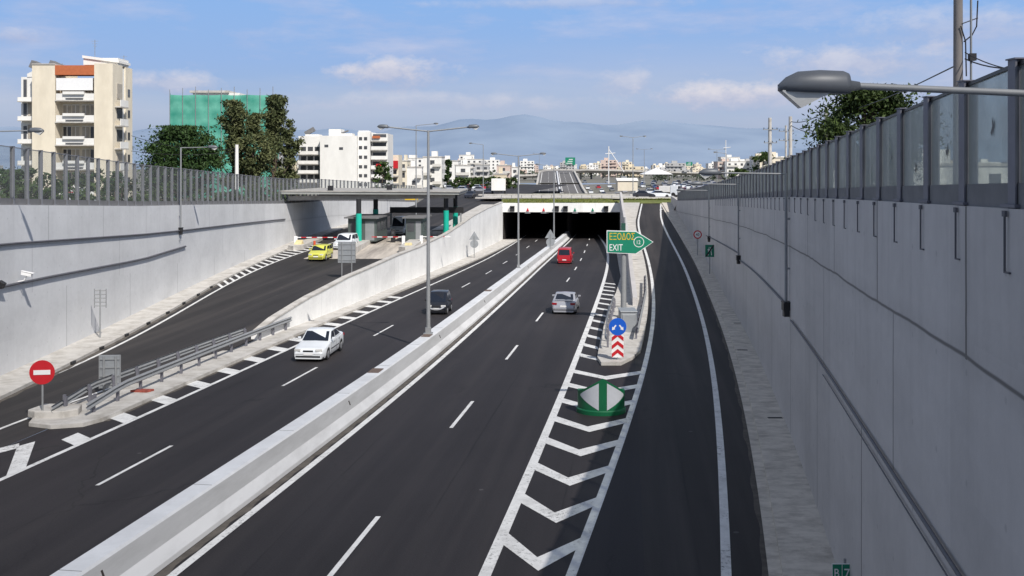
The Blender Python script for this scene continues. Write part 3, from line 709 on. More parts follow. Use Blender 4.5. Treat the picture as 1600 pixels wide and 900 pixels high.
# viaduct
def viaduct(label, P, w, th, gz_):
    t = thing('viaduct', label, 'bridge'); P = [Vector(p) for p in P]; deck = MB(); par = MB(); road = MB()
    N_ = []
    for i, p in enumerate(P):
        d = (P[min(i + 1, len(P) - 1)] - P[max(i - 1, 0)]); d.z = 0; d.normalize(); N_.append(Vector((d.y, -d.x, 0)))
    for i in range(len(P) - 1):
        a, b, na, nb = P[i], P[i + 1], N_[i] * w / 2, N_[i + 1] * w / 2; dz = Vector((0, 0, th))
        deck.mesh([a - na, a + na, a + na * .8 - dz, a - na * .8 - dz, b - nb, b + nb, b + nb * .8 - dz, b - nb * .8 - dz], [(0, 1, 2, 3), (7, 6, 5, 4), (0, 4, 5, 1), (1, 5, 6, 2), (2, 6, 7, 3), (3, 7, 4, 0)])
        up = Vector((0, 0, .02)); road.face([a - na * .95 + up, a + na * .95 + up, b + nb * .95 + up, b - nb * .95 + up])
        for s in (-1, 1):
            o = Vector((0, 0, 1.0)); q = .35
            par.mesh([a + na * s, a + na * s * (1 - .04), a + na * s * .96 + o, a + na * s + o, b + nb * s, b + nb * s * .96, b + nb * s * .96 + o, b + nb * s + o], [(0, 1, 2, 3), (7, 6, 5, 4), (0, 4, 5, 1), (1, 5, 6, 2), (2, 6, 7, 3), (3, 7, 4, 0)])
    deck.build('deck', M['concrete'], t); road.build('roadway', M['asphalt_far'], t); par.build('parapet', M['concrete_w'], t)
    for i in range(1, len(P) - 1):
        for s in (-.25, .25):
            q = P[i] + N_[i] * w * s; g = gz_(q.y) - .2
            if q.z - th - g > .5:
                m_ = MB(); m_.box((q.x, q.y, (q.z - th + g) / 2), (1.3, 1.3, q.z - th - g)); m_.build('pier', M['concrete'], t)
    return t
viaduct('curving viaduct that bends right behind the car park', [(26, 577, 4.6), (30, 610, 5.2), (40, 645, 5.3), (58, 675, 4.8), (82, 698, 4.1), (110, 712, 3.2), (140, 718, 2.4), (175, 718, 2.0), (215, 712, 2.0)], 19.4, 1.5, zg)
viaduct('low far bridge left of the climbing motorway', [(-70, 560, 1.2), (-45, 565, 1.6), (-20, 568, 2.0), (0, 570, 2.4), (15.0, 572, 2.8)], 10, 1.0, zg)

# hills; aerial haze painted in as bluish colour and emission
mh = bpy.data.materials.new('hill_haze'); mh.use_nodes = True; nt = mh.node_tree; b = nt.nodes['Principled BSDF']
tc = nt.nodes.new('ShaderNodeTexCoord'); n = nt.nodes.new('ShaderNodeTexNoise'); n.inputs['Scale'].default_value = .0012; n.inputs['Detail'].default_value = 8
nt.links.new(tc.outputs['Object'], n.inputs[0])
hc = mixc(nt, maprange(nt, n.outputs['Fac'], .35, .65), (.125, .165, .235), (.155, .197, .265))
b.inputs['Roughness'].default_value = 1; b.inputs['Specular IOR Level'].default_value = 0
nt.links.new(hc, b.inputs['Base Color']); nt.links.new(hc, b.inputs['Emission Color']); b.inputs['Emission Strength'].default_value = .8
mb = MB(); K = 120; J = 10; vs = []; fs = []
def ridge(x):
    s = x / 9000
    return 260 + 90 * math.sin(s * 3.1 + 1.9) + 60 * math.sin(s * 7.3 + .6) + 28 * math.sin(s * 17 + 2) + 14 * math.sin(s * 41) + 7 * math.sin(s * 83 + 1)
for i in range(K + 1):
    x = -9500 + 19000 * i / K
    for j in range(J + 1):
        s = j / J
        vs.append((x, 8500 + 3500 * s, -60 + (ridge(x) * 1.15 + 150 + 26 * math.sin(x * .0031 + 2) + 16 * math.sin(x * .0083)) * (s ** 1.3) * (1 + .15 * math.sin(x * .004 + s * 5) * (1 - s))))
for i in range(K):
    for j in range(J):
        a = i * (J + 1) + j; fs.append((a, a + J + 1, a + J + 2, a + 1))
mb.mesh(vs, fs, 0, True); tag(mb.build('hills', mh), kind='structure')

# ================================================================ NOISE SCREENS
def screen(name, label, fx, ztop_, Y0, Y1, dy, h, base_h, off, side, mats, rods=False, skip=None):
    t = thing(name, label, 'fence'); mp, mg, mbp = mats
    n = int(round((Y1 - Y0) / dy)); prev = None
    for i in range(n + 1):
        y = Y0 + dy * i; x = fx(y) + off; z = ztop_(y)
        m_ = MB(); m_.box((x - side * .075, y, z + h / 2 - .05), (.02, .15, h + .1)); m_.box((x + side * .075, y, z + h / 2 - .05), (.02, .15, h + .1))
        m_.box((x, y, z + h / 2 - .05), (.13, .03, h + .1)); m_.box((x, y, z + h + .008), (.2, .19, .015))
        m_.box((x, y, z + .03), (.26, .30, .03))
        m_.build('post', M[mp], t)
        if prev is not None:
            x0, y0, z0 = prev; c = Vector(((x + x0) / 2, (y + y0) / 2, 0)); L_ = math.hypot(x - x0, y - y0) - .06
            d = Vector((x - x0, y - y0, 0)).normalized(); nn = Vector((d.y, -d.x, 0))
            def slab(name_, zb0, zt0, th, m):
                A = Vector((x0, y0, 0)) + d * .035; B = Vector((x, y, 0)) - d * .035; q = MB(); e = nn * th / 2
                q.mesh([A - e + Vector((0, 0, z0 + zb0)), B - e + Vector((0, 0, z + zb0)), B - e + Vector((0, 0, z + zt0)), A - e + Vector((0, 0, z0 + zt0)),
                        A + e + Vector((0, 0, z0 + zb0)), B + e + Vector((0, 0, z + zb0)), B + e + Vector((0, 0, z + zt0)), A + e + Vector((0, 0, z0 + zt0))],
                       [(3, 2, 1, 0), (4, 5, 6, 7), (0, 1, 5, 4), (1, 2, 6, 5), (2, 3, 7, 6), (3, 0, 4, 7)])
                return q.build(name_, M[m], t)
            g = slab('glass_panel', base_h, h - .06, .015, mg)
            slab('base_panel', .0, base_h, .08, mbp)
            slab('top_rail', h - .06, h - .02, .05, mp if not rods else 'black')
        prev = (x, y, z)
    return t
scr = screen('noise_screen', 'glass noise screen on dark steel posts along the top of the right wall', WR, topR, -6, 163, 2.0, 1.5, .26, .12, 1, ('steel_d', 'glass_r', 'panel_d'), True)
screen('noise_screen', 'tall clear noise screen on pale steel posts along the top of the left wall', WL, topL, 22, 176, 1.64, 2.85, .32, -.2, -1, ('steel_l', 'glass_l', 'panel_d'))
# black bird silhouettes on the nearest panes
for (y, zz, s, rot) in ((9.1, 1.02, 1.0, .3), (10.9, .98, .8, -.35), (13.0, .8, .75, .2), (15.0, .62, .62, -.2), (17.0, .85, .5, .25)):
    x = WR(y) + .12 - .014; z = topR(y) + zz - .1
    d = Vector((.2, 1, 0)).normalized(); up = Vector((0, 0, 1))
    c_, s_ = math.cos(rot), math.sin(rot)
    q = [(-.02, -.20), (.02, -.06), (.13, -.12), (.20, -.02), (.05, .03), (.03, .20), (-.01, .10), (-.04, .21), (-.05, .03), (-.17, .09), (-.10, -.04), (-.03, -.06)]
    q = [((a * c_ - b_ * s_) * s * .7, (a * s_ + b_ * c_) * s * .8) for a, b_ in q]
    m_ = MB(); m_.face([Vector((x, y, z)) + d * a + up * b_ for a, b_ in q]); m_.build('bird_sticker', M['black'], scr)
# rust-stained rods hanging from the posts down the wall face
t = thing('drain_rod', 'thin hanging rod', 'rod') if False else None
for i in range(42):
    y = 6 + 2.0 * i; m_ = MB(); z = topR(y); x = WR(y) - .035; L_ = .62 if y < 30 else .5
    m_.box((x, y, z - .02 - L_ / 2), (.018, .018, L_)); m_.box((x, y - .05, z - L_ - .02), (.02, .11, .018)); m_.box((x, y, z - .05), (.03, .06, .06))
    tag(m_.build('drain_rod', M['cable']), 'thin dark rod with a hooked end hanging down the right wall below a screen post', 'rod', 'rods hanging below the screen posts')
# ================================================================ CONDUITS, LAMPS, SIGNS
def conduit(label, f, off, ztf, dz, Y0, Y1, r, name='conduit'):
    P = [(f(y) + off, y, ztf(y) + dz(y)) for y in rows(Y0, Y1, 4.0)]
    m_ = MB(); m_.tube(P, r, 6); return tag(m_.build(name, M['cable']), label, 'conduit')
conduit('near dark cable conduit running down the right wall from the closest wall lamp', WR, -.07, topR, lambda y: -4.35 - .0 * y, -4, 35, .032)
conduit('dark cable conduit on the right wall between the second and third wall lamps', WR, -.07, topR, lambda y: -4.0, 36.5, 64, .04)
conduit('farthest dark cable conduit high on the right wall', WR, -.07, topR, lambda y: -3.6, 64.5, 100, .045)
conduit('thin cable running just under the near conduit on the right wall', WR, -.05, topR, lambda y: -4.62, -4, 26, .014)
conduit('long upper cable conduit sagging along the left wall', WL, .08, topL, lambda y: float(np.interp(y, [20, 46, 76, 113], [-1.7, -1.85, -1.95, -1.75])), 22, 112, .06)
conduit('lower dark cable conduit on the left wall below the security camera', WL, .09, topL, lambda y: float(np.interp(y, [20, 46, 52, 67, 77], [-3.6, -3.85, -3.75, -3.6, -3.2])), 24, 77, .07)

def lamp_head(parent, p, d, s=1.0):
    """cobra-head luminaire at p (joint end), pointing along the unit vector d"""
    d = Vector(d).normalized(); u = Vector((0, 0, 1)); w = d.cross(u)
    st = [(0, .045, .045, .045), (.11, .055, .06, .06), (.112, .10, .13, .085), (.16, .12, .15, .09), (.40, .14, .155, .09), (.62, .13, .135, .085), (.74, .09, .075, .08), (.80, .05, .015, .075), (.815, .03, -.02, .07)]
    m_ = MB(); rings = []
    for (l, hw_, up, dn) in st:
        rings.append([p + d * l * s + w * (hw_ * math.cos(a)) * s + u * s * (max(0, math.sin(a)) * up + (-dn if math.sin(a) < -.2 else 0) * .9) for a in [2 * math.pi * k / 16 for k in range(16)]])
    vs = [q for r_ in rings for q in r_]; fs = []
    for i in range(len(st) - 1):
        for j in range(16): fs.append((i * 16 + j, i * 16 + (j + 1) % 16, (i + 1) * 16 + (j + 1) % 16, (i + 1) * 16 + j))
    fs.append(tuple(reversed(range(16)))); fs.append(tuple(range((len(st) - 1) * 16, len(st) * 16)))
    m_.mesh(vs, fs, 0, True); m_.build('lamp_housing', M['lamp'], parent)
    g = MB(); a0, a1, a2 = p + d * .33 * s - u * .085 * s, p + d * .60 * s - u * .235 * s, p + d * .79 * s - u * .07 * s
    vs = []
    for q, hw_ in ((a0, .10), (a1, .06), (a2, .07)): vs += [q - w * hw_ * s, q + w * hw_ * s]
    b0, b1 = p + d * .33 * s - u * .07 * s, p + d * .79 * s - u * .06 * s
    g.mesh(vs + [b0 - w * .1 * s, b0 + w * .1 * s, b1 - w * .07 * s, b1 + w * .07 * s], [(0, 1, 3, 2), (2, 3, 5, 4), (0, 2, 4, 8, 6), (1, 7, 9, 5, 3)]); g.build('lens', M['lens'], parent)

def wall_lamp(y, label, fx, zt, sgn, arm=2.3, up=.85, below=3.9, s=1.0, rise=0.02):
    """lamp on a pole fixed to the wall face; arm points to sgn X"""
    x = fx(y) + sgn * .14; t = thing('wall_lamp', label, 'street lamp', (x, y, zt(y)), 0, 'lamps fixed to the retaining walls')
    m_ = MB(); m_.tube([(0, 0, -below), (0, 0, up)], .055, 10); m_.build('pole', M['steel'], t)
    m_ = MB(); m_.tube([(0, 0, up - .02), (sgn * arm, 0, up + rise)], .03, 10); m_.build('arm', M['steel'], t)
    m_ = MB(); m_.box((0, 0, -below + .12), (.26, .30, .26), taper=1.0); m_.box((0, 0, -below - .12), (.2, .24, .24)); m_.box((sgn * -.02, 0, -below + .28), (.3, .42, .05)); m_.build('junction_box', M['black'], t)
    m_ = MB(); m_.box((-sgn * .05, 0, -.8), (.14, .12, .06)); m_.box((-sgn * .05, 0, -2.6), (.14, .12, .06)); m_.build('clamp', M['steel'], t)
    lamp_head(t, Vector((sgn * arm, 0, up + rise)), (sgn, 0, .02), s); return t
wall_lamp(8.4, 'big grey street lamp head close to the camera, reaching in over the right wall', WR, topR, -1, 1.60, 1.02, 4.0, .84, .05)
wall_lamp(36, 'wall lamp on the right wall above the middle of the near conduits', WR, topR, -1, 2.35, .85, 4.1)
wall_lamp(64, 'third wall lamp along the right wall, beside the second conduit', WR, topR, -1, 2.3, .9, 4.0)
wall_lamp(95, 'farthest wall lamp on the right wall, above the green sign', WR, topR, -1, 2.3, .9, 3.8)
wall_lamp(45.5, 'wall lamp on the left wall in front of the cream apartment block', WL, topL, 1, 1.6, 3.4, 3.4, .9)
wall_lamp(75.6, 'wall lamp on the left wall in front of the dark green tree', WL, topL, 1, 2.0, 4.4, 2.0)

def double_lamp(y, label, H_=12.2, L_=2.15):
    t = thing('street_lamp', label, 'street lamp', (BC(y), y, z_main(y) + .88), 0, 'tall twin lamps standing on the median barrier')
    m_ = MB(); m_.tube([(0, 0, 0), (0, 0, H_ - .9)], [.12, .065], 12); m_.build('pole', M['steel'], t)
    m_ = MB(); m_.box((0, 0, .02), (.5, .5, .05)); m_.box((0, 0, .2), (.3, .3, .3)); m_.build('base_plate', M['steel'], t)
    for s in (-1, 1):
        m_ = MB(); m_.tube([(0, 0, H_ - .95), (s * .7, 0, H_ - .88), (s * L_, 0, H_ - .72)], .04, 8); m_.build('arm', M['steel'], t)
        lamp_head(t, Vector((s * L_, 0, H_ - .72)), (s, 0, .08), .85)
    return t
double_lamp(55.2, 'nearest tall twin-armed street lamp, between the black car and the white car')
double_lamp(101.5, 'second tall twin-armed street lamp on the barrier before the tunnel', 12.4)
double_lamp(150, 'farthest twin-armed street lamp, standing at the tunnel mouth', 12.4)
# rusty lamp pads on the barrier
for i, y in enumerate((44.2, 78.0)):
    m_ = MB(); m_.box((BC(y) + .05, y, z_main(y) + .885), (.5, .95, .03), rz=R(-7)); tag(m_.build('base_pad', mat('rusty_steel', (.14, .10, .08), .8, var=.3, scale=9)), ('rusty base pad on the barrier nearer than the first lamp', 'base pad on the barrier behind the first lamp')[i], 'base pad')
m_ = MB(); m_.box((BC(55) , 54.4, z_main(55) + .888), (.5, .9, .03), rz=R(-7)); tag(m_.build('base_pad', bpy.data.materials['rusty_steel']), 'rusty base pad at the foot of the first twin lamp', 'base pad')
# lone lamp masts near the toll road and beyond
def single_lamp(x, y, z, h, label, arm=1.6, s=1, tw=False):
    t = thing('street_lamp', label, 'street lamp', (x, y, z), 0, 'slender lamp masts beyond the toll')
    m_ = MB(); m_.tube([(0, 0, 0), (0, 0, h)], [.11, .06], 8); m_.build('pole', M['steel'], t)
    for q in ((-1, 1) if tw else (s,)):
        m_ = MB(); m_.tube([(0, 0, h), (q * arm, 0, h + .25)], .05, 6); m_.build('arm', M['steel'], t)
        lamp_head(t, Vector((q * arm, 0, h + .25)), (q, 0, .08), .95)
single_lamp(-5.6, 193, 3.1, 10.5, 'slender lamp mast rising behind the white divider wall', 2, -1)
single_lamp(-14.5, 150, 2.2, 13.5, 'slender lamp mast behind the toll canopy', 2.6, 1)
single_lamp(25, 205, 3.3, 12, 'lamp mast on the street right of the tunnel roof', 2, -1, True)
single_lamp(11.8, 430, 0, 14, 'far twin lamp left of the climbing motorway', 2, 1, True)
single_lamp(44, 330, 1.5, 13, 'lamp mast in the car park left of the white tent', 2, 1, True)
single_lamp(62, 300, 2, 12, 'lamp mast in the car park right of the white tent', 2, -1, True)
single_lamp(38.5, 178, 2.2, 9.5, 'lamp mast behind the far end of the right wall', 1.6, -1)

TXT = {}
def text(parent, s, x, y, z, size, m, name='lettering', sx=1.0, ext=.004, rx=R(90)):
    cu = bpy.data.curves.new(name, 'FONT'); cu.body = s; cu.size = size; cu.extrude = ext; cu.align_x = 'LEFT'
    o = bpy.data.objects.new('tmp', cu); C.objects.link(o)
    dg = bpy.context.evaluated_depsgraph_get(); me = bpy.data.meshes.new_from_object(o.evaluated_get(dg)); bpy.data.objects.remove(o)
    me.materials.clear(); me.materials.append(M[m])
    q = bpy.data.objects.new(name, me); C.objects.link(q); q.parent = parent; q.location = (x, y, z); q.rotation_euler = (rx, 0, 0); q.scale = (sx, 1, 1)
    return q
def circ(r, n=28, cx=0, cz=0): return [(cx + r * math.sin(2 * math.pi * k / n) * -1, cz + r * math.cos(2 * math.pi * k / n)) for k in range(n)]
def post(t, h, r=.04, m='steel'):
    m_ = MB(); m_.tube([(0, .03, 0), (0, .03, h)], r, 8); m_.build('post', M[m], t)
# no entry sign
x, y = pt(66, 652, z_main, .15)
t = thing('road_sign', 'round red no entry sign with a white bar, at the tip of the kerbed island', 'road sign', (x, y, z_main(y) + .15), R(8))
post(t, 1.9); m_ = MB(); m_.plate(circ(.47, cz=1.75), -.03, .02); m_.build('sign_plate', M['red'], t)
m_ = MB(); m_.plate([(-.31, 1.66), (.31, 1.66), (.31, 1.84), (-.31, 1.84)], -.045, .012); m_.build('white_bar', M['white'], t)
# concrete footing
x += .25; y += .35; m_ = MB(); m_.prism([(x - .9, y - .2), (x - .5, y - .45), (x + .6, y - .45), (x + 1.0, y + .0), (x + .8, y + .8), (x - .7, y + .8)], z_main(y) + .1, z_main(y) + .42)
tag(m_.build('concrete_block', M['concrete_w'], bevel=.05), 'low flat concrete block under the no entry sign', 'block')
# blue keep-either-side sign with chevron board
x, y = pt(965, 562, z_ramp, .16)
t = thing('road_sign', 'round blue sign with two white arrows over a red and white chevron board', 'road sign', (x, y, z_ramp(y) + .16), 0)
post(t, 1.95); m_ = MB(); m_.plate(circ(.45, cz=1.70), -.05, .02); m_.build('sign_plate', M['blue'], t)
m_ = MB()
for s in (-1, 1):
    a = math.radians(38) * s; c_, s_ = math.cos(a), math.sin(a)
    q = [(-.035, .13), (.035, .13), (.035, -.05), (.10, -.05), (0, -.20), (-.10, -.05), (-.035, -.05)]
    m_.plate([(s * .17 + u * c_ - v * s_ * -1 * -1, 1.68 + u * s_ + v * c_) for u, v in q][::1], -.062, .01)
m_.build('arrow', M['white'], t)
m_ = MB(); m_.plate([(-.31, .12), (.31, .12), (.31, 1.26), (-.31, 1.26)], -.03, .02); m_.build('chevron_board', M['white'], t)
m_ = MB()
for zc in (.10, .52, .94):
    m_.plate([(-.30, zc + .02), (-.001, zc + .26), (-.001, zc + .46), (-.30, zc + .22)][:], -.045, .012)
    m_.plate([(.30, zc + .02), (.30, zc + .22), (.001, zc + .46), (.001, zc + .26)][:], -.045, .012)
m_.build('red_chevron', M['red'], t)
# big grey cushion box behind it
m_ = MB(); xx, yy = XI(66.5) - 1.05, 61.0
m_.box((xx, yy, z_main(yy) + .75), (.95, 1.6, 1.4)); m_.box((xx, yy, z_main(yy) + 1.47), (1.05, 1.7, .05)); m_.box((xx, yy - .82, z_main(yy) + .75), (.8, .04, 1.1))
tag(m_.build('utility_cabinet', M['signback'], bevel=.02), 'grey steel cabinet standing behind the round blue sign', 'cabinet')
# exit gantry sign
yb = 66.0; xb = 975 - 800; xb = xb * yb / F
t = thing('exit_sign', 'green arrow shaped exit sign on a thick grey post', 'road sign', (xb, yb, z_main(yb) + .1), 0)
pz = lambda py: EYE + (HY - py) * yb / F - (z_main(yb) + .1)
px_ = lambda px: (px - 800) * yb / F - xb
m_ = MB(); m_.tube([(0, .25, 0), (0, .25, pz(376))], [.20, .17], 14); m_.build('post', M['steel'], t)
m_ = MB(); m_.box((0, .25, .15), (.75, .75, .3)); m_.build('post_footing', M['concrete'], t)
A = [(px_(948), pz(395)), (px_(994), pz(397)), (px_(1021), pz(378)), (px_(994), pz(361)), (px_(948), pz(360))]
m_ = MB(); m_.plate([(a * 1.0, b_) for a, b_ in A], -.02, .06); m_.build('sign_border', M['white'], t)
cx = sum(a for a, b_ in A) / 5; cz = sum(b_ for a, b_ in A) / 5
m_ = MB(); m_.plate([(cx + (a - cx) * .965, cz + (b_ - cz) * .93) for a, b_ in A], -.04, .03); m_.build('sign_plate', M['green'], t)
text(t, 'ΕΞΟΔΟΣ', px_(951.5), -.045, pz(374.5), .62, 'yellow', sx=.68)
text(t, 'EXIT', px_(951.5), -.045, pz(391.5), .62, 'white', sx=.72)
m_ = MB(); n = 28; c0 = (px_(998), pz(378)); 
for k in range(n):
    a0, a1 = 2 * math.pi * k / n, 2 * math.pi * (k + 1) / n
    m_.plate([(c0[0] + r_ * math.cos(a), c0[1] + r_ * math.sin(a)) for r_, a in ((.31, a0), (.35, a0), (.35, a1), (.31, a1))], -.05, .01)
m_.build('number_ring', M['white'], t); text(t, '12', c0[0] - .19, -.045, c0[1] - .14, .36, 'white', 'exit_number', sx=.85)
# second smaller green plate behind, on the end of the wall
yb2 = 120; t = thing('road_sign', 'small dark green plate on a post behind the exit arrow sign', 'road sign', ((976 - 800) * yb2 / F, yb2, z_main(yb2)), 0)
post(t, 5.6, .10); m_ = MB(); m_.plate([(-.42, 3.4), (.1, 3.4), (.1, 4.9), (-.42, 4.9)], -.15, .04); m_.build('sign_plate', mat('dull_green', (.012, .07, .05), .6), t)
# green bull-nose
x, y = pt(942, 650, z_main); y += .8
t = thing('gore_marker', 'rounded green plastic gore marker with two pale triangular arrows, on the hatched nose', 'gore marker', (x, y, z_main(y) + .01), 0)
m_ = MB(); rad = .95; K = 28
def ztop_n(a): return 1.50 - .62 * abs(math.sin(a)) ** 1.0
an = [math.radians(-100 + 200 * k / K) for k in range(K + 1)]
def PN(a, z, r=rad): return (r * math.sin(a), -r * math.cos(a) * .85, z)
for a0, a1 in zip(an[:-1], an[1:]):
    m_.face([PN(a0, .0), PN(a1, .0), PN(a1, ztop_n(a1)), PN(a0, ztop_n(a0))])
    m_.face([PN(a0, 0, rad + .05), PN(a1, 0, rad + .05), PN(a1, .16, rad + .05), PN(a0, .16, rad + .05)]); m_.face([PN(a0, .16, rad + .05), PN(a1, .16, rad + .05), PN(a1, .2, rad), PN(a0, .2, rad)])
    m_.face([PN(a0, ztop_n(a0)), PN(a1, ztop_n(a1)), (0, .75, .72)])
m_.face([PN(an[0], 0), PN(an[0], ztop_n(an[0])), (0, .75, .72), PN(an[-1], ztop_n(an[-1])), PN(an[-1], 0)][::-1])
m_.build('shell', M['green_d'], t)
for s in (-1, 1):
    q = MB(); a_in, a_out = .17, 1.12
    for k in range(10):
        u0, u1 = k / 10, (k + 1) / 10; aa, ab = a_in + (a_out - a_in) * u0, a_in + (a_out - a_in) * u1
        def zz(u): return .72 - (.50) * (1 - u), .78 + (.52) * (1 - u)
        l0, h0 = zz(u0); l1, h1 = zz(u1); r = rad + .012
        P = [PN(s * aa, l0, r), PN(s * ab, l1, r), PN(s * ab, h1, r), PN(s * aa, h0, r)]
        q.face(P if s > 0 else P[::-1])
    q.build('reflective_arrow', M['silver'], t)
# sign backs
def back_panel(label, x, y, z, w, h, z0, rz=0, lattice=False):
    t = thing('road_sign', label, 'road sign', (x, y, z), rz)
    for s in ((-1, 1) if w > .8 else (0,)):
        m_ = MB(); m_.tube([(s * w * .28, -.05, 0), (s * w * .28, -.05, z0 + h - .05)], .045, 8); m_.build('post', M['steel'], t)
    if not lattice:
        m_ = MB(); m_.box((0, 0, z0 + h / 2), (w, .04, h)); m_.build('sign_plate', M['signback'], t, bevel=.01)
    m_ = MB()
    for k in range(4 if not lattice else 5): m_.box((0, -.035, z0 + h * (k + .5) / (4 if not lattice else 5)), (w * (.96 if not lattice else 1), .05, .05))
    for s in (-1, 1): m_.box((s * w * .49, -.03, z0 + h / 2), (.04, .05, h))
    m_.build('stiffening_frame', M['steel'], t)
    return t
x, y = pt(172, 612, z_main, .15); back_panel('grey back of a tall sign standing between the guard rails of the island', x, y, z_main(y) + .15, .9, 1.45, .15, R(5))
x, y = pt(157, 527, z_toll, .15); back_panel('grey frame of a small sign by the left wall', x, y, z_toll(y) + .15, .68, 1.1, 1.7, R(0), True)
yy = 84.5; x = (542 - 800) * yy / F; back_panel('grey back of a square sign mounted behind the white divider wall', x, yy, z_toll(yy), 1.5, 1.8, 1.35, R(0))
def warn_back(label, px, y, z, zc, s=1.0):
    t = thing('road_sign', label, 'road sign', ((px - 800) * y / F, y, z), 0); post(t, zc + .9 * s, .05)
    m_ = MB(); m_.plate(circ(.62 * s, cz=zc - .35 * s), .07, .03); m_.build('round_plate', M['signback'], t)
    m_ = MB(); m_.plate([(-.8 * s, zc + .25 * s), (.8 * s, zc + .25 * s), (0, zc + 1.55 * s)], .075, .03); m_.build('triangular_plate', M['signback'], t)
warn_back('grey backs of a triangle and a round sign beside the white divider wall', 741, 128, z_main(128) + .14, 2.1, .85)
warn_back('grey backs of a triangle and a round sign on the barrier by the tunnel', 860, 138, z_main(138) + .9, 1.0, .95)
# right side signs
x, y = pt(1090, 399, z_ramp, .16)
t = thing('road_sign', 'small round speed limit sign with a red ring on the right walkway', 'road sign', (x, y, z_ramp(y) + .16), 0)
post(t, 2.3, .04); m_ = MB(); m_.plate(circ(.45, cz=2.2), -.03, .02); m_.build('sign_plate', M['red'], t)
m_ = MB(); m_.plate(circ(.33, cz=2.2), -.045, .012); m_.build('sign_face', M['white'], t); text(t, '40', -.22, -.05, 2.06, .40, 'black')
x, y = pt(1109, 428, z_ramp, .16)
t = thing('road_sign', 'green end of motorway sign crossed by a black bar, on the right walkway', 'road sign', (x, y, z_ramp(y) + .16), 0)
post(t, 2.4, .04); m_ = MB(); m_.plate([(-.42, 1.55), (.42, 1.55), (.42, 2.65), (-.42, 2.65)], -.03, .02); m_.build('sign_plate', M['green'], t)
m_ = MB()
m_.plate([(-.20, 1.7), (-.12, 1.7), (-.04, 2.45), (-.08, 2.45)], -.04, .008); m_.plate([(.20, 1.7), (.08, 2.45), (.04, 2.45), (.12, 1.7)], -.04, .008); m_.plate([(-.2, 2.16), (.2, 2.16), (.2, 2.24), (-.2, 2.24)], -.042, .008)
m_.build('motorway_symbol', M['white'], t)
m_ = MB(); m_.plate([(-.42, 1.60), (-.30, 1.55), (.42, 2.60), (.30, 2.65)], -.052, .01); m_.build('black_bar', M['black'], t)
# kilometre plate in the lower right
yk = 21.4; xk = (1321 - 800) * yk / F; zk = EYE + (HY - 893) * yk / F
t = thing('distance_plate', 'small green plate reading B 7.2 at the foot of the right wall', 'sign', (xk, yk, z_ramp(yk) + .16), 0)
post(t, 1.0, .03); h0 = zk - (z_ramp(yk) + .16)
m_ = MB(); m_.plate([(-.30, h0 - .22), (.31, h0 - .22), (.31, h0 + .18), (-.30, h0 + .18)], -.03, .02); m_.build('sign_border', M['white'], t)
m_ = MB(); m_.plate([(-.285, h0 - .205), (-.09, h0 - .205), (-.09, h0 + .165), (-.285, h0 + .165)], -.036, .01); m_.plate([(-.075, h0 - .205), (.295, h0 - .205), (.295, h0 + .165), (-.075, h0 + .165)], -.036, .01); m_.build('sign_plate', M['green'], t)
text(t, 'B', -.265, -.04, h0 - .11, .27, 'white', sx=.8); text(t, '7', -.05, -.04, h0 - .13, .30, 'white', sx=.9); text(t, '.2', .10, -.04, h0 - .14, .19, 'white')
# security camera on the left wall
yc = 48.3; t = thing('security_camera', 'white security camera on an arm above the lower left conduit', 'camera', (WL(yc) + .05, yc, EYE + (HY - 432) * yc / F), 0)
m_ = MB(); m_.box((.45, -.05, .12), (.5, .16, .16), ry=R(12)); m_.box((.5, -.05, .22), (.62, .2, .03), ry=R(12)); m_.build('camera_housing', M['white'], t, bevel=.01)
m_ = MB(); m_.tube([(0, 0, -.25), (.3, 0, -.2), (.42, 0, .03)], .035, 6); m_.build('bracket', M['white'], t)
t = thing('loudspeaker', 'small black device box on the lower left conduit', 'device box', (WL(yc - 2.2) + .05, yc - 2.2, EYE + (HY - 436) * yc / F), 0)
m_ = MB(); m_.box((.18, 0, 0), (.3, .3, .3), ry=R(30)); m_.build('box_body', M['black'], t, bevel=.02); m_ = MB(); m_.tube([(0, 0, -.4), (.1, 0, -.1)], .03, 6); m_.build('bracket', M['black'], t)

# guard rails on the island
def wrail(mb, P, z, side):
    """W profile beam along P (list of (x, y, zground))"""
    prof_ = [(0, -.155), (.04, -.12), (.08, -.09), (.04, -.04), (0, 0), (.04, .04), (.08, .09), (.04, .12), (0, .155)]
    rings = []
    for i, p in enumerate(P):
        d = Vector(P[min(i + 1, len(P) - 1)]) - Vector(P[max(i - 1, 0)]); d.z = 0; d.normalize(); nn = Vector((d.y, -d.x, 0)) * side
        rings.append([Vector(p) + nn * a + Vector((0, 0, z + b_)) for a, b_ in prof_])
    n = len(prof_); vs = [q for r_ in rings for q in r_]; fs = []
    for i in range(len(P) - 1):
        for j in range(n - 1): fs.append((i * n + j, i * n + j + 1, (i + 1) * n + j + 1, (i + 1) * n + j))
    mb.mesh(vs, fs, 0, False)
def guard(label, fx, Y0, Y1, side, zf, post_dy=2.0, h=.62, base=.15, dip=True):
    t = thing('guard_rail', label, 'guard rail', (0, 0, 0), 0)
    P = []
    for y in rows(Y0, Y1, 1.0):
        k = max(0, 1 - (y - Y0) / 3.0) if dip else 0
        P.append((fx(y), y, zf(y) + base - k * .28))
    m_ = MB(); wrail(m_, P, h, side); m_.build('rail', M['steel'], t)
    y = Y0 + .8
    while y < Y1:
        m_ = MB(); x = fx(y) - side * .09; m_.box((x, y, zf(y) + base + h / 2 - .02), (.10, .14, h + .1)); m_.box((x + side * .05, y, zf(y) + base + h), (.1, .1, .22)); m_.build('post', M['steel_d'], t); y += post_dy
    return t
rx = lambda y: DV(y) + .25 + float(np.interp(y, [38, 42, 60], [.45, .30, .15]))
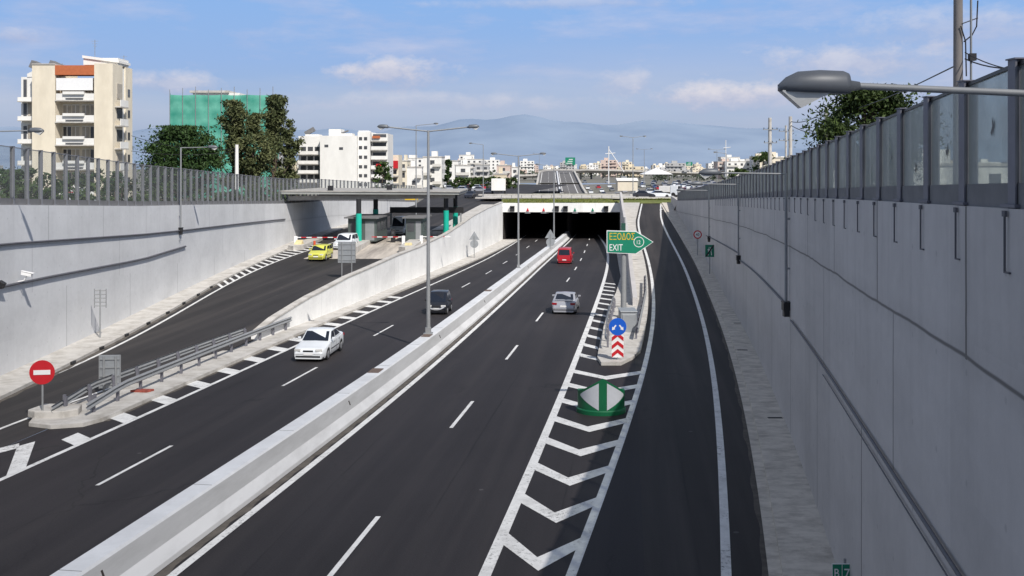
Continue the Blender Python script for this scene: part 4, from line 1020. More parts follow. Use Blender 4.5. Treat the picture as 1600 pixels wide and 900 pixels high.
guard('guard rail on the motorway side of the kerbed island', rx, 38.6, 62.0, 1, z_main)
guard('guard rail on the toll road side of the kerbed island', lambda y: DV(y) - .35 - float(np.interp(y, [38, 42, 60], [.1, .35, .15])), 38.4, 57.5, -1, z_main)
guard('guard rail along the walkway beside the exit ramp island', lambda y: float(np.interp(y, [57, 75, 84], [7.2, 10.1, 11.3])), 57, 84, 1, z_ramp, 2.0, .62, .16, False)
guard('short guard rail left of the cabinet behind the blue sign', lambda y: float(np.interp(y, [55, 62, 74], [5.2, 6.0, 7.7])), 54, 72, -1, z_ramp, 2.0, .62, .16, False)
# red wedge left lying by the rail
x, y = pt(221, 612, z_main, .15); m_ = MB(); m_.prism([(x - .45, y - .1), (x + .3, y - .2), (x + .5, y + .15), (x - .2, y + .2)], z_main(y) + .152, z_main(y) + .24)
tag(m_.build('debris', mat('broken_red', (.30, .07, .05), .7, var=.4, scale=6)), 'broken reddish piece of debris lying under the guard rail', 'debris')
# drain slots in the right walkway
for px, py, lb in ((1211, 653, 'near dark drain slot in the right walkway'), (1160, 547, 'middle dark drain slot in the right walkway'), (1153, 505, 'far dark drain slot in the right walkway')):
    x, y = pt(px, py, z_ramp, .16); m_ = MB(); m_.box((x, y, z_ramp(y) + .166), (.55, .16, .02)); m_.box((x, y, z_ramp(y) + .178), (.49, .03, .01)); tag(m_.build('drain', M['black']), lb, 'drain')
# street furniture on kerb: small bollard reflectors along the left kerb
for i in range(9):
    y = 46 + 4.1 * i; x = WL(y) + float(np.interp(y, [-20, 46, 67, 80, 116], [1.9, 2.0, 1.9, 1.5, 1.4])) + .05
    m_ = MB(); m_.box((x, y, z_toll(y) + .09), (.12, .45, .14)); tag(m_.build('kerb_inlet', M['black']), 'dark drain inlet in the kerb along the left wall', 'drain', 'kerb inlets along the left wall')
# ================================================================ VEHICLES
PAINT = {}
def paint(n, col, metal=0.0):
    if n not in PAINT: PAINT[n] = mat('car_paint_' + n, col, .32, metal, var=.03, scale=2, coat=.35)
    return PAINT[n]
def car(name, label, cat, loc, rz, col, L=4.3, W=1.7, H=1.42, kind='sedan', group=None):
    """front of the car looks to local -Y"""
    t = thing(name, label, cat, loc, rz, group); hw = W / 2
    if kind == 'sedan':
        top = [(-.5, .50), (-.495, .60), (-.47, .70), (-.40, .76), (-.20, .90), (-.17, .93), (.30, .95), (.34, .97), (.46, .96), (.485, .88), (.5, .60), (.503, .5)]
        gh = (-.20, -.045, .15, .35); wt = .60
    elif kind == 'hatch':
        top = [(-.5, .50), (-.49, .62), (-.46, .74), (-.38, .82), (-.25, .94), (-.22, .97), (.40, .98), (.47, .98), (.49, .85), (.5, .5)]
        gh = (-.24, -.08, .38, .47); wt = .62
    elif kind == 'van':
        top = [(-.5, .50), (-.49, .72), (-.45, .86), (-.36, .98), (-.33, 1.02), (.49, 1.04), (.5, .9), (.5, .5)]
        gh = (-.34, -.20, .475, .492); wt = .74
    elif kind == 'micro':
        top = [(-.5, .48), (-.49, .62), (-.46, .74), (-.36, .86), (-.30, .92), (.44, .98), (.48, .90), (.5, .5)]
        gh = (-.36, -.10, .34, .46); wt = .60
    wr = .31 if kind != 'micro' else .28; ra = wr + .055
    wy = (-.305 * L, .295 * L) if kind != 'micro' else (-.33 * L, .34 * L)
    ys = sorted(set([a * L for a, b in top] + [wy[0] + ra * math.cos(math.pi * k / 10) for k in range(11)] + [wy[1] + ra * math.cos(math.pi * k / 10) for k in range(11)] + [L * q / 20 for q in range(-9, 10)]))
    ta = [a * L for a, b in top]; tb = [b for a, b in top]
    rings = []
    for y in ys:
        zt = float(np.interp(y, ta, tb)); zb = .20
        for w_ in wy:
            if abs(y - w_) < ra: zb = max(zb, wr + math.sqrt(ra * ra - (y - w_) ** 2))
        e = abs(y) / (L / 2); w = hw * (1 - .16 * max(0, (e - .72) / .28) ** 2)
        pts = [(0, zt + .015), (.6 * w, zt + .005), (.86 * w, zt - .02), (.965 * w, zt - .07), (w, max(zt - .20, .42)), (w, .45), (.985 * w, .32), (.93 * w, .2), (.7 * w, .2), (0, .2)]
        pts = [(x, max(z, zb) if x > .6 * w else z) for x, z in pts[:8]] + [(.7 * w, max(.2, min(zb, zt - .15))), (0, max(.2, min(zb, zt - .15)))]
        zc = zt + .02; pts = [(x, min(z, zc)) for x, z in pts]
        rings.append([Vector((x, y, z)) for x, z in pts] + [Vector((-x, y, z)) for x, z in reversed(pts[1:-1])])
    n = len(rings[0]); vs = [q for r_ in rings for q in r_]; fs = []
    for i in range(len(ys) - 1):
        for j in range(n): fs.append((i * n + j, (i + 1) * n + j, (i + 1) * n + (j + 1) % n, i * n + (j + 1) % n))
    fs.append(tuple(range(n))); fs.append(tuple(reversed(range((len(ys) - 1) * n, len(ys) * n))))
    m_ = MB(); m_.mesh(vs, fs, 0, True); ob = m_.build('body', col, t)
    bm = bmesh.new(); bm.from_mesh(ob.data); bmesh.ops.recalc_face_normals(bm, faces=bm.faces); bm.to_mesh(ob.data); bm.free()
    try: ob.data.set_sharp_from_angle(angle=R(38))
    except Exception: pass
    # cabin
    y0, y1, y2, y3 = [a * L for a in gh]; zb0 = float(np.interp(y0, ta, tb)) - .02; zb3 = float(np.interp(y3, ta, tb)) - .02
    wb = hw * .93; wtp = hw * wt / .76 if kind != 'van' else hw * .84; zt = H
    m = (y1 + y2) / 2
    cols = [(y0, zb0, zb0 + .01, wb), (y1, None, zt - .03, wtp), (m, None, zt, wtp), (y2, None, zt - .02, wtp), (y3, zb3, zb3 + .01, wb)]
    V = []
    base = [(-wb, y0, zb0), (wb, y0, zb0), (wb, y3, zb3), (-wb, y3, zb3)]
    rf = [(-wtp, y1, zt - .035), (wtp, y1, zt - .035), (wtp, m, zt - .01), (wtp, y2, zt - .03), (-wtp, y2, zt - .03), (-wtp, m, zt - .01), (0, y1 - .02, zt - .005), (0, m, zt + .02), (0, y2, zt)]
    B = base; mb_ = MB()
    bm_ = ((wb), m, (zb0 + zb3) / 2)
    vs = base + rf + [(wb, m, (zb0 + zb3) / 2), (-wb, m, (zb0 + zb3) / 2)]
    # idx: base 0-3, roof 4..12, mids 13(right) 14(left)
    fs = [(0, 1, 5, 10, 4), (1, 13, 6, 5), (13, 2, 7, 6), (2, 3, 8, 12, 7), (3, 14, 9, 8), (14, 0, 4, 9), (4, 10, 11, 9), (10, 5, 6, 11), (9, 11, 12, 8), (11, 6, 7, 12)]
    mb_.mesh(vs, fs, 0, False); cb = mb_.build('cabin', col, t, bevel=.045); 
    bm = bmesh.new(); bm.from_mesh(cb.data); bmesh.ops.recalc_face_normals(bm, faces=bm.faces); bm.to_mesh(cb.data); bm.free()
    for p in cb.data.polygons: p.use_smooth = True
    def pane(nm, a, b, c, d, f0=.08, f1=.9, s0=.07, s1=.93, out=.012, mt=None):
        a, b, c, d = map(Vector, (a, b, c, d))   # a,b bottom; c above b; d above a
        def P(u, v): return (a * (1 - u) + b * u) * (1 - v) + (d * (1 - u) + c * u) * v
        q = [P(s0, f0), P(s1, f0), P(s1, f1), P(s0, f1)]; nn = (b - a).cross(d - a).normalized() * out
        ce = Vector((0, m, .8))
        if nn.dot(P(.5, .5) - ce) < 0: nn = -nn; q.reverse()
        g = MB(); g.face([p + nn for p in q]); return g.build(nm, mt or M['carglass'], t)
    ws = .05
    pane('windscreen', base[0], base[1], rf[1], rf[0], .06, .92, ws, 1 - ws)
    pane('rear_window', base[3], base[2], rf[3], rf[4], .14, .88, .09, .91)
    MR, ML_ = (wb, m, (zb0 + zb3) / 2), (-wb, m, (zb0 + zb3) / 2)
    if not (kind == 'van' and cat == 'van'):
        pane('side_window', base[1], MR, rf[2], rf[1], .16, .88, .16, .95); pane('side_window', MR, base[2], rf[3], rf[2], .16, .88, .05, .84)
        pane('side_window', base[0], ML_, rf[5], rf[0], .16, .88, .16, .95); pane('side_window', ML_, base[3], rf[4], rf[5], .16, .88, .05, .84)
    else:
        pane('side_window', base[1], MR, rf[2], rf[1], .16, .88, .16, .75); pane('side_window', base[0], ML_, rf[5], rf[0], .16, .88, .16, .75)
    for w_ in wy:
        for s in (-1, 1):
            q = MB(); q.disc((s * (hw - .10), w_, wr), wr, 'X', .19, 20); wh = q.build('wheel', M['rubber'], t)
            q = MB(); q.disc((s * (hw - .004), w_, wr), wr * .62, 'X', .012, 14); q.disc((s * (hw + .004), w_, wr), wr * .18, 'X', .02, 10)
            for k in range(5):
                a = k * 2 * math.pi / 5; q.box((s * (hw + .003), w_ + math.cos(a) * wr * .33, wr + math.sin(a) * wr * .33), (.02, .05, wr * .5), rx=a - math.pi / 2)
            q.build('rim', M['rim'], wh)
    f = -L / 2; r_ = L / 2; lampz = .66 if kind not in ('van',) else .78
    for s in (-1, 1):
        q = MB(); q.box((s * hw * .66, f + .055, lampz - .01), (.34, .10, .12), rz=s * R(12)); q.build('headlight', M['lens'], t, bevel=.015)
        q = MB()
        if kind == 'van': q.box((s * hw * .90, r_ - .03, .85), (.12, .05, .42))
        else: q.box((s * hw * .74, r_ - .035, .79), (.34, .06, .13), rz=-s * R(8))
        q.build('tail_light', bpy.data.materials.get('tail_lamp') or mat('tail_lamp', (.30, .01, .02), .25), t)
        q = MB(); q.box((s * (hw + .08), y0 + .28, zb0 + .14), (.17, .09, .12)); q.build('mirror', col if kind != 'micro' else M['black'], t, bevel=.02)
    q = MB(); q.box((0, f + .03, .60), (hw * .62, .06, .08)); q.build('grille', M['black'], t)
    q = MB(); q.box((0, f + .0, .33), (W * .76, .05, .07)); q.box((0, r_ - .0, .36), (W * .82, .05, .05)); q.build('bumper_trim', M['black'], t)
    q = MB(); q.box((0, f - .008, .455), (.48, .02, .11)); q.build('number_plate', M['white'], t)
    q = MB(); q.box((0, r_ + .004, .62 if kind != 'van' else .55), (.48, .02, .11)); q.build('number_plate', M['white'], t)
    q = MB(); q.box((0, 0, .24), (W * .9, L * .94, .12)); q.build('underbody', M['black'], t)
    for s in (-1, 1):
        q = MB(); q.box((s * (hw + .004), 0, .50), (.012, L * .36, .05)); q.build('side_trim', M['black'], t)
        q = MB()
        for yy in (gh[0] * L + .12, (gh[1] + gh[2]) / 2 * L, (gh[2]) * L + .22): q.box((s * (hw + .001), yy, .60), (.006, .014, .52))
        q.build('door_gap', M['black'], t)
        if kind in ('sedan', 'hatch'):
            q = MB(); q.box((s * (hw + .006), -.02 * L, .78), (.015, .13, .03)); q.box((s * (hw + .006), .19 * L, .78), (.015, .13, .03)); q.build('door_handle', M['black'], t)
    return t
def hd(f, y): return math.atan2(-(f(y + 2) - f(y - 2)), 4)    # heading of the road (rotation about Z)
# oncoming cars face -Y; cars seen from behind face +Y
x, y = pt(479, 566, z_main); y += 2.2
car('white_car', 'white saloon car coming towards the camera on the left carriageway', 'car', (x + .25, y, z_main(y)), hd(DL, y) + R(3), paint('white', (.72, .75, .78)), 4.35, 1.70, 1.40, 'sedan')
x, y = pt(684, 492, z_main); y += 1.3
t = car('city_car', 'tiny black two-seat car with a pale curved front band, coming towards the camera', 'car', (x, y, z_main(y)), hd(DL, y) + R(2), paint('black', (.012, .013, .018)), 2.6, 1.52, 1.54, 'micro')
q = MB()
for k in range(12):
    a0, a1 = math.pi * k / 12, math.pi * (k + 1) / 12
    P = lambda a, r: (-.58 * r * math.cos(a), -1.318, .70 - .30 * r * math.sin(a))
    q.face([P(a0, .82), P(a0, 1.1), P(a1, 1.1), P(a1, .82)])
q.build('front_band', M['silver'], t)
x, y = pt(886.5, 491, z_main); y += 2.1
t = car('silver_car', 'silver saloon with a boot spoiler driving away towards the tunnel', 'car', (x, y, z_main(y)), math.pi + hd(DR, y), paint('silver', (.42, .43, .47), .3), 4.3, 1.75, 1.38, 'sedan')
q = MB(); q.box((0, 1.95, 1.06), (1.35, .2, .03)); q.box((-.6, 1.95, 1.01), (.04, .12, .08)); q.box((.6, 1.95, 1.01), (.04, .12, .08)); q.build('spoiler', paint('silver', (.42, .43, .47)), t)
x, y = pt(884.5, 412.5, z_main); y += 2.0
car('red_van', 'boxy red van driving away just before the tunnel', 'van', (x, y, z_main(y)), math.pi + hd(DR, y), paint('red', (.42, .012, .022)), 4.0, 1.78, 1.90, 'van')
x, y = pt(495, 409, z_toll); y += 2.0
t = car('taxi', 'yellow hatchback taxi coming from the toll along the hatched edge', 'car', (x, y, z_toll(y)), R(-4), paint('yellow', (.60, .60, .09)), 3.8, 1.72, 1.45, 'hatch')
x, y = pt(536, 391, z_toll); y += 2.0
car('white_hatchback', 'white estate car leaving the toll beside the teal column', 'car', (x, y, z_toll(y)), R(-8), paint('white', (.72, .75, .78)), 4.2, 1.9, 1.62, 'hatch')
x, y = pt(623, 368, z_toll); y += 2.0
car('white_minivan', 'white minivan with a blue windscreen waiting at the toll booths', 'car', (x, y, z_toll(y)), R(-6), paint('white', (.72, .75, .78)), 4.2, 1.9, 2.2, 'van')

# ================================================================ TOLL PLAZA
Yc0, Yc1 = 111.5, 124.5; xcl = lambda y: WL(y) - .3; xcr = -5.7; zc0 = 6.42
t = thing('toll_canopy', 'flat grey concrete canopy on dark columns over the toll lanes', 'canopy')
P = [(xcl(Yc0), Yc0, 0), (-6.35, 119.0, -.30), (-6.0, 133, -.35), (xcl(Yc1) + .6, Yc1 + 1.5, -.05)]
def cslab(e, z0, z1):
    q = MB(); c_ = [sum(p[i] for p in P) / 4 for i in (0, 1)]; V_ = [(x + e * (1 if x > c_[0] else -1), y + e * (1 if y > c_[1] else -1), z) for x, y, z in P]
    q.mesh([(x, y, zc0 + z + z0) for x, y, z in V_] + [(x, y, zc0 + z + z1) for x, y, z in V_], [(3, 2, 1, 0), (4, 5, 6, 7), (0, 1, 5, 4), (1, 2, 6, 5), (2, 3, 7, 6), (3, 0, 4, 7)]); return q
cslab(0, .1, .38).build('slab', M['canopy'], t); cslab(.12, .385, .50).build('roof_edge', M['concrete'], t)
for (xa, ya), (xb_, yb_) in (((P[0][0] + .5, Yc0 + 1.6), (-7.0, 120.6)), ((P[3][0] + .5, Yc1 - .6), (-6.8, 130.2))):
    m_ = MB(); m_.box(((xa + xb_) / 2, (ya + yb_) / 2, zc0 - .42), (math.hypot(xb_ - xa, yb_ - ya), .5, .5), math.atan2(yb_ - ya, xb_ - xa)); m_.build('beam', M['concrete'], t)
for k, px in enumerate((510, 600, 664)):
    m_ = MB(); x = (px - 800) * Yc0 / F; m_.box((x, Yc0 + 1.0 + (x + 25) * .37, zc0 + .72), (.62, .3, .55)); m_.build('signal_box', M['black'], t)
def column(px, y, tealz, lab, r=.34):
    x = (px - 800) * y / F; z = z_toll(y)
    c = MB(); c.tube([(x, y, z), (x, y, zc0 - .5)], r * .86, 16); cc = c.build('column', M['black'], t)
    c = MB(); c.tube([(x, y, z + .02), (x, y, z + tealz)], r, 16); c.build('teal_sleeve', M['teal'], cc)
column(560.5, 113, 3.6, ''); column(587, 122.5, 3.4, ''); column(697, 120.5, 3.4, ''); column(711.5, 129.5, 3.2, '')
# pale paving of the toll lanes
zfT = z_toll
mb = MB(); sheet(mb, lambda y: -20.9 + (y - 100) * .10, lambda y: DV(y) - .3, zfT, 99.5, 131, .01)
tag(mb.build('toll_paving', mat('toll_concrete', (.52, .47, .41), .85, var=.15, scale=.6, dirt=(.14, .12, .11), dirt_amt=.9, dirt_scale=.35, stretch=(1.6, .15, 1))), kind='structure')
def toll_island(xa, y0, y1, lab):
    m_ = MB(); m_.prism([(xa - .8, y0 + 1), (xa, y0), (xa + .8, y0 + 1), (xa + 1.0, y1), (xa - .6, y1)], z_toll(y0) - .1, z_toll(y1) + .22)
    tag(m_.build('toll_island', M['concrete_w']), lab, 'kerb island')
    m_ = MB(); m_.mesh([(xa - .45, y0 + 1.3, z_toll(y0) + .2), (xa + .45, y0 + 1.3, z_toll(y0) + .2), (xa + .5, y0 + 3.4, z_toll(y0) + .3), (xa - .4, y0 + 3.4, z_toll(y0) + .3), (xa - .3, y0 + 3.0, z_toll(y0) + .95), (xa + .4, y0 + 3.0, z_toll(y0) + .95)],
            [(0, 1, 5, 4), (1, 2, 5), (2, 3, 4, 5), (3, 0, 4)]); tag(m_.build('crash_nose', mat('cream_nose', (.62, .52, .28), .7, var=.2)), lab.replace('island', 'nose block of the island').replace('kerbed ', ''), 'crash block')
toll_island(-17.2, 103, 124, 'pale kerbed island under the left toll booth')
toll_island(-11.2, 104, 124, 'pale kerbed island under the right toll booth')
toll_island(-23.6, 107, 120, 'short kerbed island by the left wall at the toll')
def booth(cx, y0, y1, w, h, lab):
    z = z_toll((y0 + y1) / 2) + .22; t = thing('toll_booth', lab, 'toll booth', (cx, (y0 + y1) / 2, z), R(-4)); d = y1 - y0
    m_ = MB(); m_.box((0, 0, h / 2), (w, d, h)); m_.build('booth_wall', mat('booth_grey_green', (.075, .095, .09), .6, var=.1) if 'booth_grey_green' not in bpy.data.materials else bpy.data.materials['booth_grey_green'], t, bevel=.03)
    m_ = MB(); m_.box((0, -.1, h + .09), (w + .7, d + .8, .16)); m_.build('roof', M['panel_d'], t)
    for s in (-1, 1):
        for k in (-1, 0, 1): m_ = MB(); m_.box((s * (w / 2 + .012), k * d * .3, h * .62), (.02, d * .24, h * .42)); m_.build('window', M['window'], t)
    m_ = MB(); m_.box((-w * .2, -d / 2 - .012, h * .62), (w * .42, .02, h * .42)); m_.build('window', M['window'], t)
    m_ = MB(); m_.box((w * .27, -d / 2 - .014, h * .46), (w * .32, .024, h * .82)); m_.build('door', M['steel'], t)
booth(-17.0, 114, 120.5, 3.3, 2.65, 'left grey green toll booth behind the first teal column')
booth(-11.2, 115, 120.0, 1.9, 2.6, 'narrow right toll booth behind the tall lamp pole')
# boxes, arms
def lane_arm(xa, xb, y, lab):
    z = z_toll(y); t = thing('barrier_arm', lab, 'barrier arm', (xa, y, z), 0)
    m_ = MB(); m_.box((0, 0, .55), (.35, .4, 1.1)); m_.build('arm_housing', M['white'], t, bevel=.02)
    L_ = xb - xa; n = max(4, int(abs(L_) / .6))
    for nm, m, par in (('arm_white', 'white', 0), ('arm_red', 'red', 1)):
        q = MB()
        for k in range(n):
            if k % 2 == par: q.box((L_ * (k + .5) / n, -.05, .98), (abs(L_) / n, .05, .09))
        q.build(nm, M[m], t)
lane_arm(-24.4, -18.4, 112, 'red and white barrier arm across the leftmost toll lane')
lane_arm(-12.3, -15.9, 112.5, 'red and white barrier arm across the middle toll lane')
lane_arm(-10.3, -7.0, 112.8, 'red and white barrier arm across the right toll lane')
m_ = MB(); m_.tube([(-21.6, 108.5, z_toll(108)), (-21.6, 108.5, z_toll(108) + .95)], .13, 8); tag(m_.build('bollard', mat('orange_plastic', (.65, .09, .03), .6, var=.1)), 'orange plastic post standing between the toll lanes', 'post')
t = thing('height_frame', 'dark gantry beam across the toll lanes behind the booths', 'gantry')
m_ = MB(); m_.box((-11.0, 128, z_toll(128) + 2.9), (9.5, .25, .75)); m_.build('beam', M['black'], t)
for x in (-15.6, -6.6): m_ = MB(); m_.box((x, 128, z_toll(128) + 1.5), (.2, .2, 3.0)); m_.build('post', M['steel'], t)
t = thing('payment_machine', 'dark ticket machine on the island beside the left toll booth', 'machine', (-13.9, 116, z_toll(116)))
m_ = MB(); m_.box((0, 0, .75), (.5, .5, 1.5)); m_.build('machine_body', M['black'], t, bevel=.03); m_ = MB(); m_.box((0, -.26, 1.15), (.3, .02, .3)); m_.build('screen', M['window'], t)
x = (536.5 - 800) * 119 / F
# white paved band and small things behind the toll
mb = MB(); sheet(mb, lambda y: DV(y) - 4.6, lambda y: DV(y) - 2.2, zfT, 130, 176, .12); tag(mb.build('traffic_island', M['concrete_w']), kind='structure')
m_ = MB(); m_.box((-16.0, 158, z_toll(158) + 2.6), (2.0, 1.2, .9)); q = M['yellow']; tag(m_.build('hanging_sign', q), 'yellow sign box beyond the toll canopy', 'sign')
# truck with a white box body and cars on the street beyond
def simple_car_mesh(nm, col):
    L, W, H = 4.2, 1.7, 1.42; m_ = MB(); hw = W / 2
    prof_ = [(-L / 2, .25), (-L / 2, .62), (-L * .44, .76), (-L * .2, .93), (L * .40, .95), (L / 2, .86), (L / 2, .25)]
    n = len(prof_); vs = [(-hw, y, z) for y, z in prof_] + [(hw, y, z) for y, z in prof_]
    m_.mesh(vs, [tuple(range(n)), tuple(reversed(range(n, 2 * n)))] + [(i, n + i, n + (i + 1) % n, (i + 1) % n) for i in range(n)], 0)
    wb, wt = hw * .92, hw * .74; y0, y1, y2, y3 = -L * .2, -L * .05, L * .24, L * .38
    m_.mesh([(-wb, y0, .93), (wb, y0, .93), (wb, y3, .95), (-wb, y3, .95), (-wt, y1, H - .05), (wt, y1, H - .05), (wt, y2, H - .05), (-wt, y2, H - .05)], [(0, 1, 5, 4), (1, 2, 6, 5), (2, 3, 7, 6), (3, 0, 4, 7)], 1)
    m_.mesh([(-wt, y1, H - .05), (wt, y1, H - .05), (wt, y2, H - .05), (-wt, y2, H - .05), (-wt * .9, y1 + .1, H), (wt * .9, y1 + .1, H), (wt * .9, y2 - .1, H), (-wt * .9, y2 - .1, H)], [(4, 5, 6, 7), (0, 1, 5, 4), (1, 2, 6, 5), (2, 3, 7, 6), (3, 0, 4, 7)], 0)
    for yy in (-L * .3, L * .3):
        for s in (-1, 1): m_.disc((s * (hw - .06), yy, .31), .31, 'X', .16, 12, 2)
    o = m_.build(nm, [col, M['carglass'], M['rubber']]); return o
CC = [('white', (.72, .75, .78)), ('silver', (.42, .43, .47)), ('dark', (.03, .033, .045)), ('red', (.35, .02, .02)), ('blue', (.04, .08, .22)), ('grey', (.16, .17, .18)), ('beige', (.45, .40, .32))]
protos = []
for i, (n_, c_) in enumerate(CC):
    protos.append(simple_car_mesh('parked_car', paint(n_, c_)))
used = [False] * len(protos)
def put_car(i, x, y, z, rz, label, group):
    if not used[i]: o = protos[i]; used[i] = True
    else: o = protos[i].copy(); C.objects.link(o)
    o.location = (x, y, z); o.rotation_euler = (0, 0, rz); tag(o, label, 'car', group); return o
lotz = lambda y: 0
names = [c[0] for c in CC]
for j, (yy, xa, xb, st) in enumerate(((224, 31, 56, 3.0), (239, 31, 60, 3.1), (254, 31, 62, 3.0), (270, 31, 64, 3.1), (287, 32, 68, 3.2), (305, 33, 72, 3.3), (325, 34, 78, 3.4), (348, 35, 84, 3.6), (374, 37, 92, 3.8), (402, 38, 98, 4.2), (435, 40, 104, 4.8), (470, 44, 110, 5.5))):
    x = (tr_(yy) + 2.5) if yy > 235 else xa
    while x < xb:
        if RNG.random() < .86:
            i = RNG.choices(range(7), (7, 5, 4, 2, 2, 3, 1))[0]
            put_car(i, x + RNG.uniform(-.2, .2), yy + RNG.uniform(-.5, .5), gz2(x, yy) + .03, R(RNG.choice((0, 180)) + RNG.uniform(-5, 5)), names[i] + ' car parked in the crowded car park beyond the exit ramp', names[i] + ' cars in the car park')
        x += st
for j, (yy, xa, xb) in enumerate(((250, -20, 2), (272, -20, 3), (300, -22, 4), (330, -22, 5), (365, -25, 6), (410, -30, 7))):
    x = xa
    while x < xb:
        if RNG.random() < .75:
            i = RNG.choices(range(7), (6, 4, 5, 2, 1, 3, 1))[0]
            put_car(i, x, yy + RNG.uniform(-2, 2), gz2(x, yy) + .05, R(RNG.choice((0, 180, 90)) + RNG.uniform(-15, 15)), names[i] + ' car parked beside the street left of the climbing motorway', names[i] + ' cars left of the far motorway')
        x += 4.0
put_car(2, (735 - 800) * 205 / F, 205, z_toll(205), R(-10), 'dark car coming down the street behind the toll canopy', None)
put_car(2, (764 - 800) * 222 / F, 222, z_toll(222), R(-10), 'dark car beside the white box truck', None)
put_car(0, (722 - 800) * 238 / F, 238, z_toll(238), R(-10), 'white car farther up the street behind the toll canopy', None)
put_car(0, (745 - 800) * 262 / F, 262, z_toll(262), R(-10), 'white car in the distance at the end of the toll street', None)
put_car(2, (1006 - 800) * 192 / F, 192, 3.31, R(82), 'dark car on the cross street above the ramp grass', None)
put_car(0, (1031 - 800) * 193 / F, 193, 3.31, R(90), 'white car following the dark one on the cross street', None)
def truck(label, x, y, z, rz, w=2.6, l=6.5, h=3.3, tarp='whitew'):
    t = thing('box_truck', label, 'truck', (x, y, z), rz)
    m_ = MB(); m_.box((0, 1.0, .95 + h / 2), (w, l, h)); m_.build('cargo_box', M[tarp], t, bevel=.05)
    m_ = MB(); m_.box((0, -l / 2 + .1, 1.35), (w * .92, 1.6, 1.9)); m_.build('driver_cab', paint('white', (.72, .75, .78)), t, bevel=.12)
    m_ = MB(); m_.box((0, -l / 2 - .71, 1.8), (w * .8, .03, .75)); m_.build('windscreen', M['carglass'], t)
    for yy in (-l / 2 + .2, l / 2 - .9):
        for s in (-1, 1): m_ = MB(); m_.disc((s * (w / 2 - .15), yy, .45), .45, 'X', .28, 16); m_.build('wheel', M['rubber'], t)
    m_ = MB(); m_.box((0, 1.0, .8), (w * .5, l, .25)); m_.build('chassis', M['black'], t)
truck('white box truck parked at the street corner left of the tunnel roof', (779 - 800) * 212 / F, 213, 3.25, R(180), 3.0, 5, 2.5)
truck('small white truck with a round back near the end of the right wall', (1049 - 800) * 196 / F, 197, 3.31, R(60), 1.9, 2.2, 1.2)
# tent, cream hall, green notice board
t = thing('marquee', 'white pointed marquee tent in the car park', 'tent', ((1025 - 800) * 415 / F, 415, zg(415)), 0)
m_ = MB(); w = 6.2; m_.mesh([(-w, -w, 4.6), (w, -w, 4.6), (w, w, 4.6), (-w, w, 4.6), (-1.4, -1.4, 6.6), (1.4, -1.4, 6.6), (1.4, 1.4, 6.6), (-1.4, 1.4, 6.6), (0, 0, 7.2)], [(0, 1, 5, 4), (1, 2, 6, 5), (2, 3, 7, 6), (3, 0, 4, 7), (4, 5, 8), (5, 6, 8), (6, 7, 8), (7, 4, 8), (3, 2, 1, 0)]); m_.build('roof', M['white'], t)
for sx in (-1, 1):
    for sy in (-1, 1): m_ = MB(); m_.tube([(sx * w * .96, sy * w * .96, 0), (sx * w * .96, sy * w * .96, 4.65)], .12, 6); m_.build('leg', M['steel'], t)
t = thing('hall', 'long cream coloured shed behind the tunnel roof', 'building', ((979 - 800) * 262 / F, 262, zg(262)), 0)
m_ = MB(); m_.box((0, 0, 1.3), (5.2, 5, 2.6)); m_.build('wall', M['cream'], t); m_ = MB(); m_.mesh([(-2.8, -2.8, 2.6), (2.8, -2.8, 2.6), (2.8, 2.8, 2.6), (-2.8, 2.8, 2.6), (-2.8, 0, 3.3), (2.8, 0, 3.3)], [(0, 1, 5, 4), (2, 3, 4, 5), (1, 2, 5), (3, 0, 4)]); m_.build('roof', M['whitew'], t)
def signboard(label, px, py0, py1, w, D, zgr=None, col='green'):
    x = (px - 800) * D / F; z0 = EYE + (HY - py1) * D / F; z1 = EYE + (HY - py0) * D / F; g = zg(D) if zgr is None else zgr
    t = thing('road_sign', label, 'road sign', (x, D, g), 0)
    for s in (-.38, .38): m_ = MB(); m_.tube([(s * w, .15, 0), (s * w, .15, z1 - g)], .12, 6); m_.build('post', M['steel'], t)
    m_ = MB(); m_.box((0, 0, (z0 + z1) / 2 - g), (w, .1, z1 - z0)); m_.build('sign_plate', M[col], t)
    m_ = MB()
    for k in range(3): m_.box((-.1 * w + .08 * w * k, -.06, z0 - g + (z1 - z0) * (.25 + .25 * k)), (w * (.6 - .1 * k), .02, (z1 - z0) * .08))
    m_.build('sign_lines', M['white'], t)
signboard('green gantry sign above the left carriageway of the climbing motorway', 891, 246, 258, 5.6, 560, 5)
signboard('green sign board in the car park before the end of the right wall', 1030, 299, 305, 1.7, 240)
signboard('distant green sign board on the viaduct', 1077, 253, 259, 4.5, 700, 2)
# construction cranes
def crane(px, D, h, lab, lean=0):
    x = (px - 800) * D / F; t = thing('crane', lab, 'crane', (x, D, zg(D)), 0)
    m_ = MB(); m_.tube([(0, 0, 0), (lean, 0, h)], .26, 4); m_.build('mast', M['white'], t)
    m_ = MB(); m_.tube([(lean - 1.5, 0, h * .8), (lean + 3, 0, h * .82)], .18, 4); m_.build('jib', M['white'], t)
crane(951, 450, 17, 'thin white mast beside the viaduct'); 
x = (966 - 800) * 520 / F; t = thing('crane', 'white crane jib leaning to the left above the viaduct', 'crane', (x + 1, 520, zg(520)), 0)
m_ = MB(); m_.tube([(2, 0, 5), (-6, 0, 17)], .22, 4); m_.build('jib', M['white'], t); m_ = MB(); m_.box((2, 0, 1.4), (3, 2.4, 2.8)); m_.build('driver_cab', M['signback'], t)
crane(1134, 600, 24, 'thin white mast right of the viaduct end')
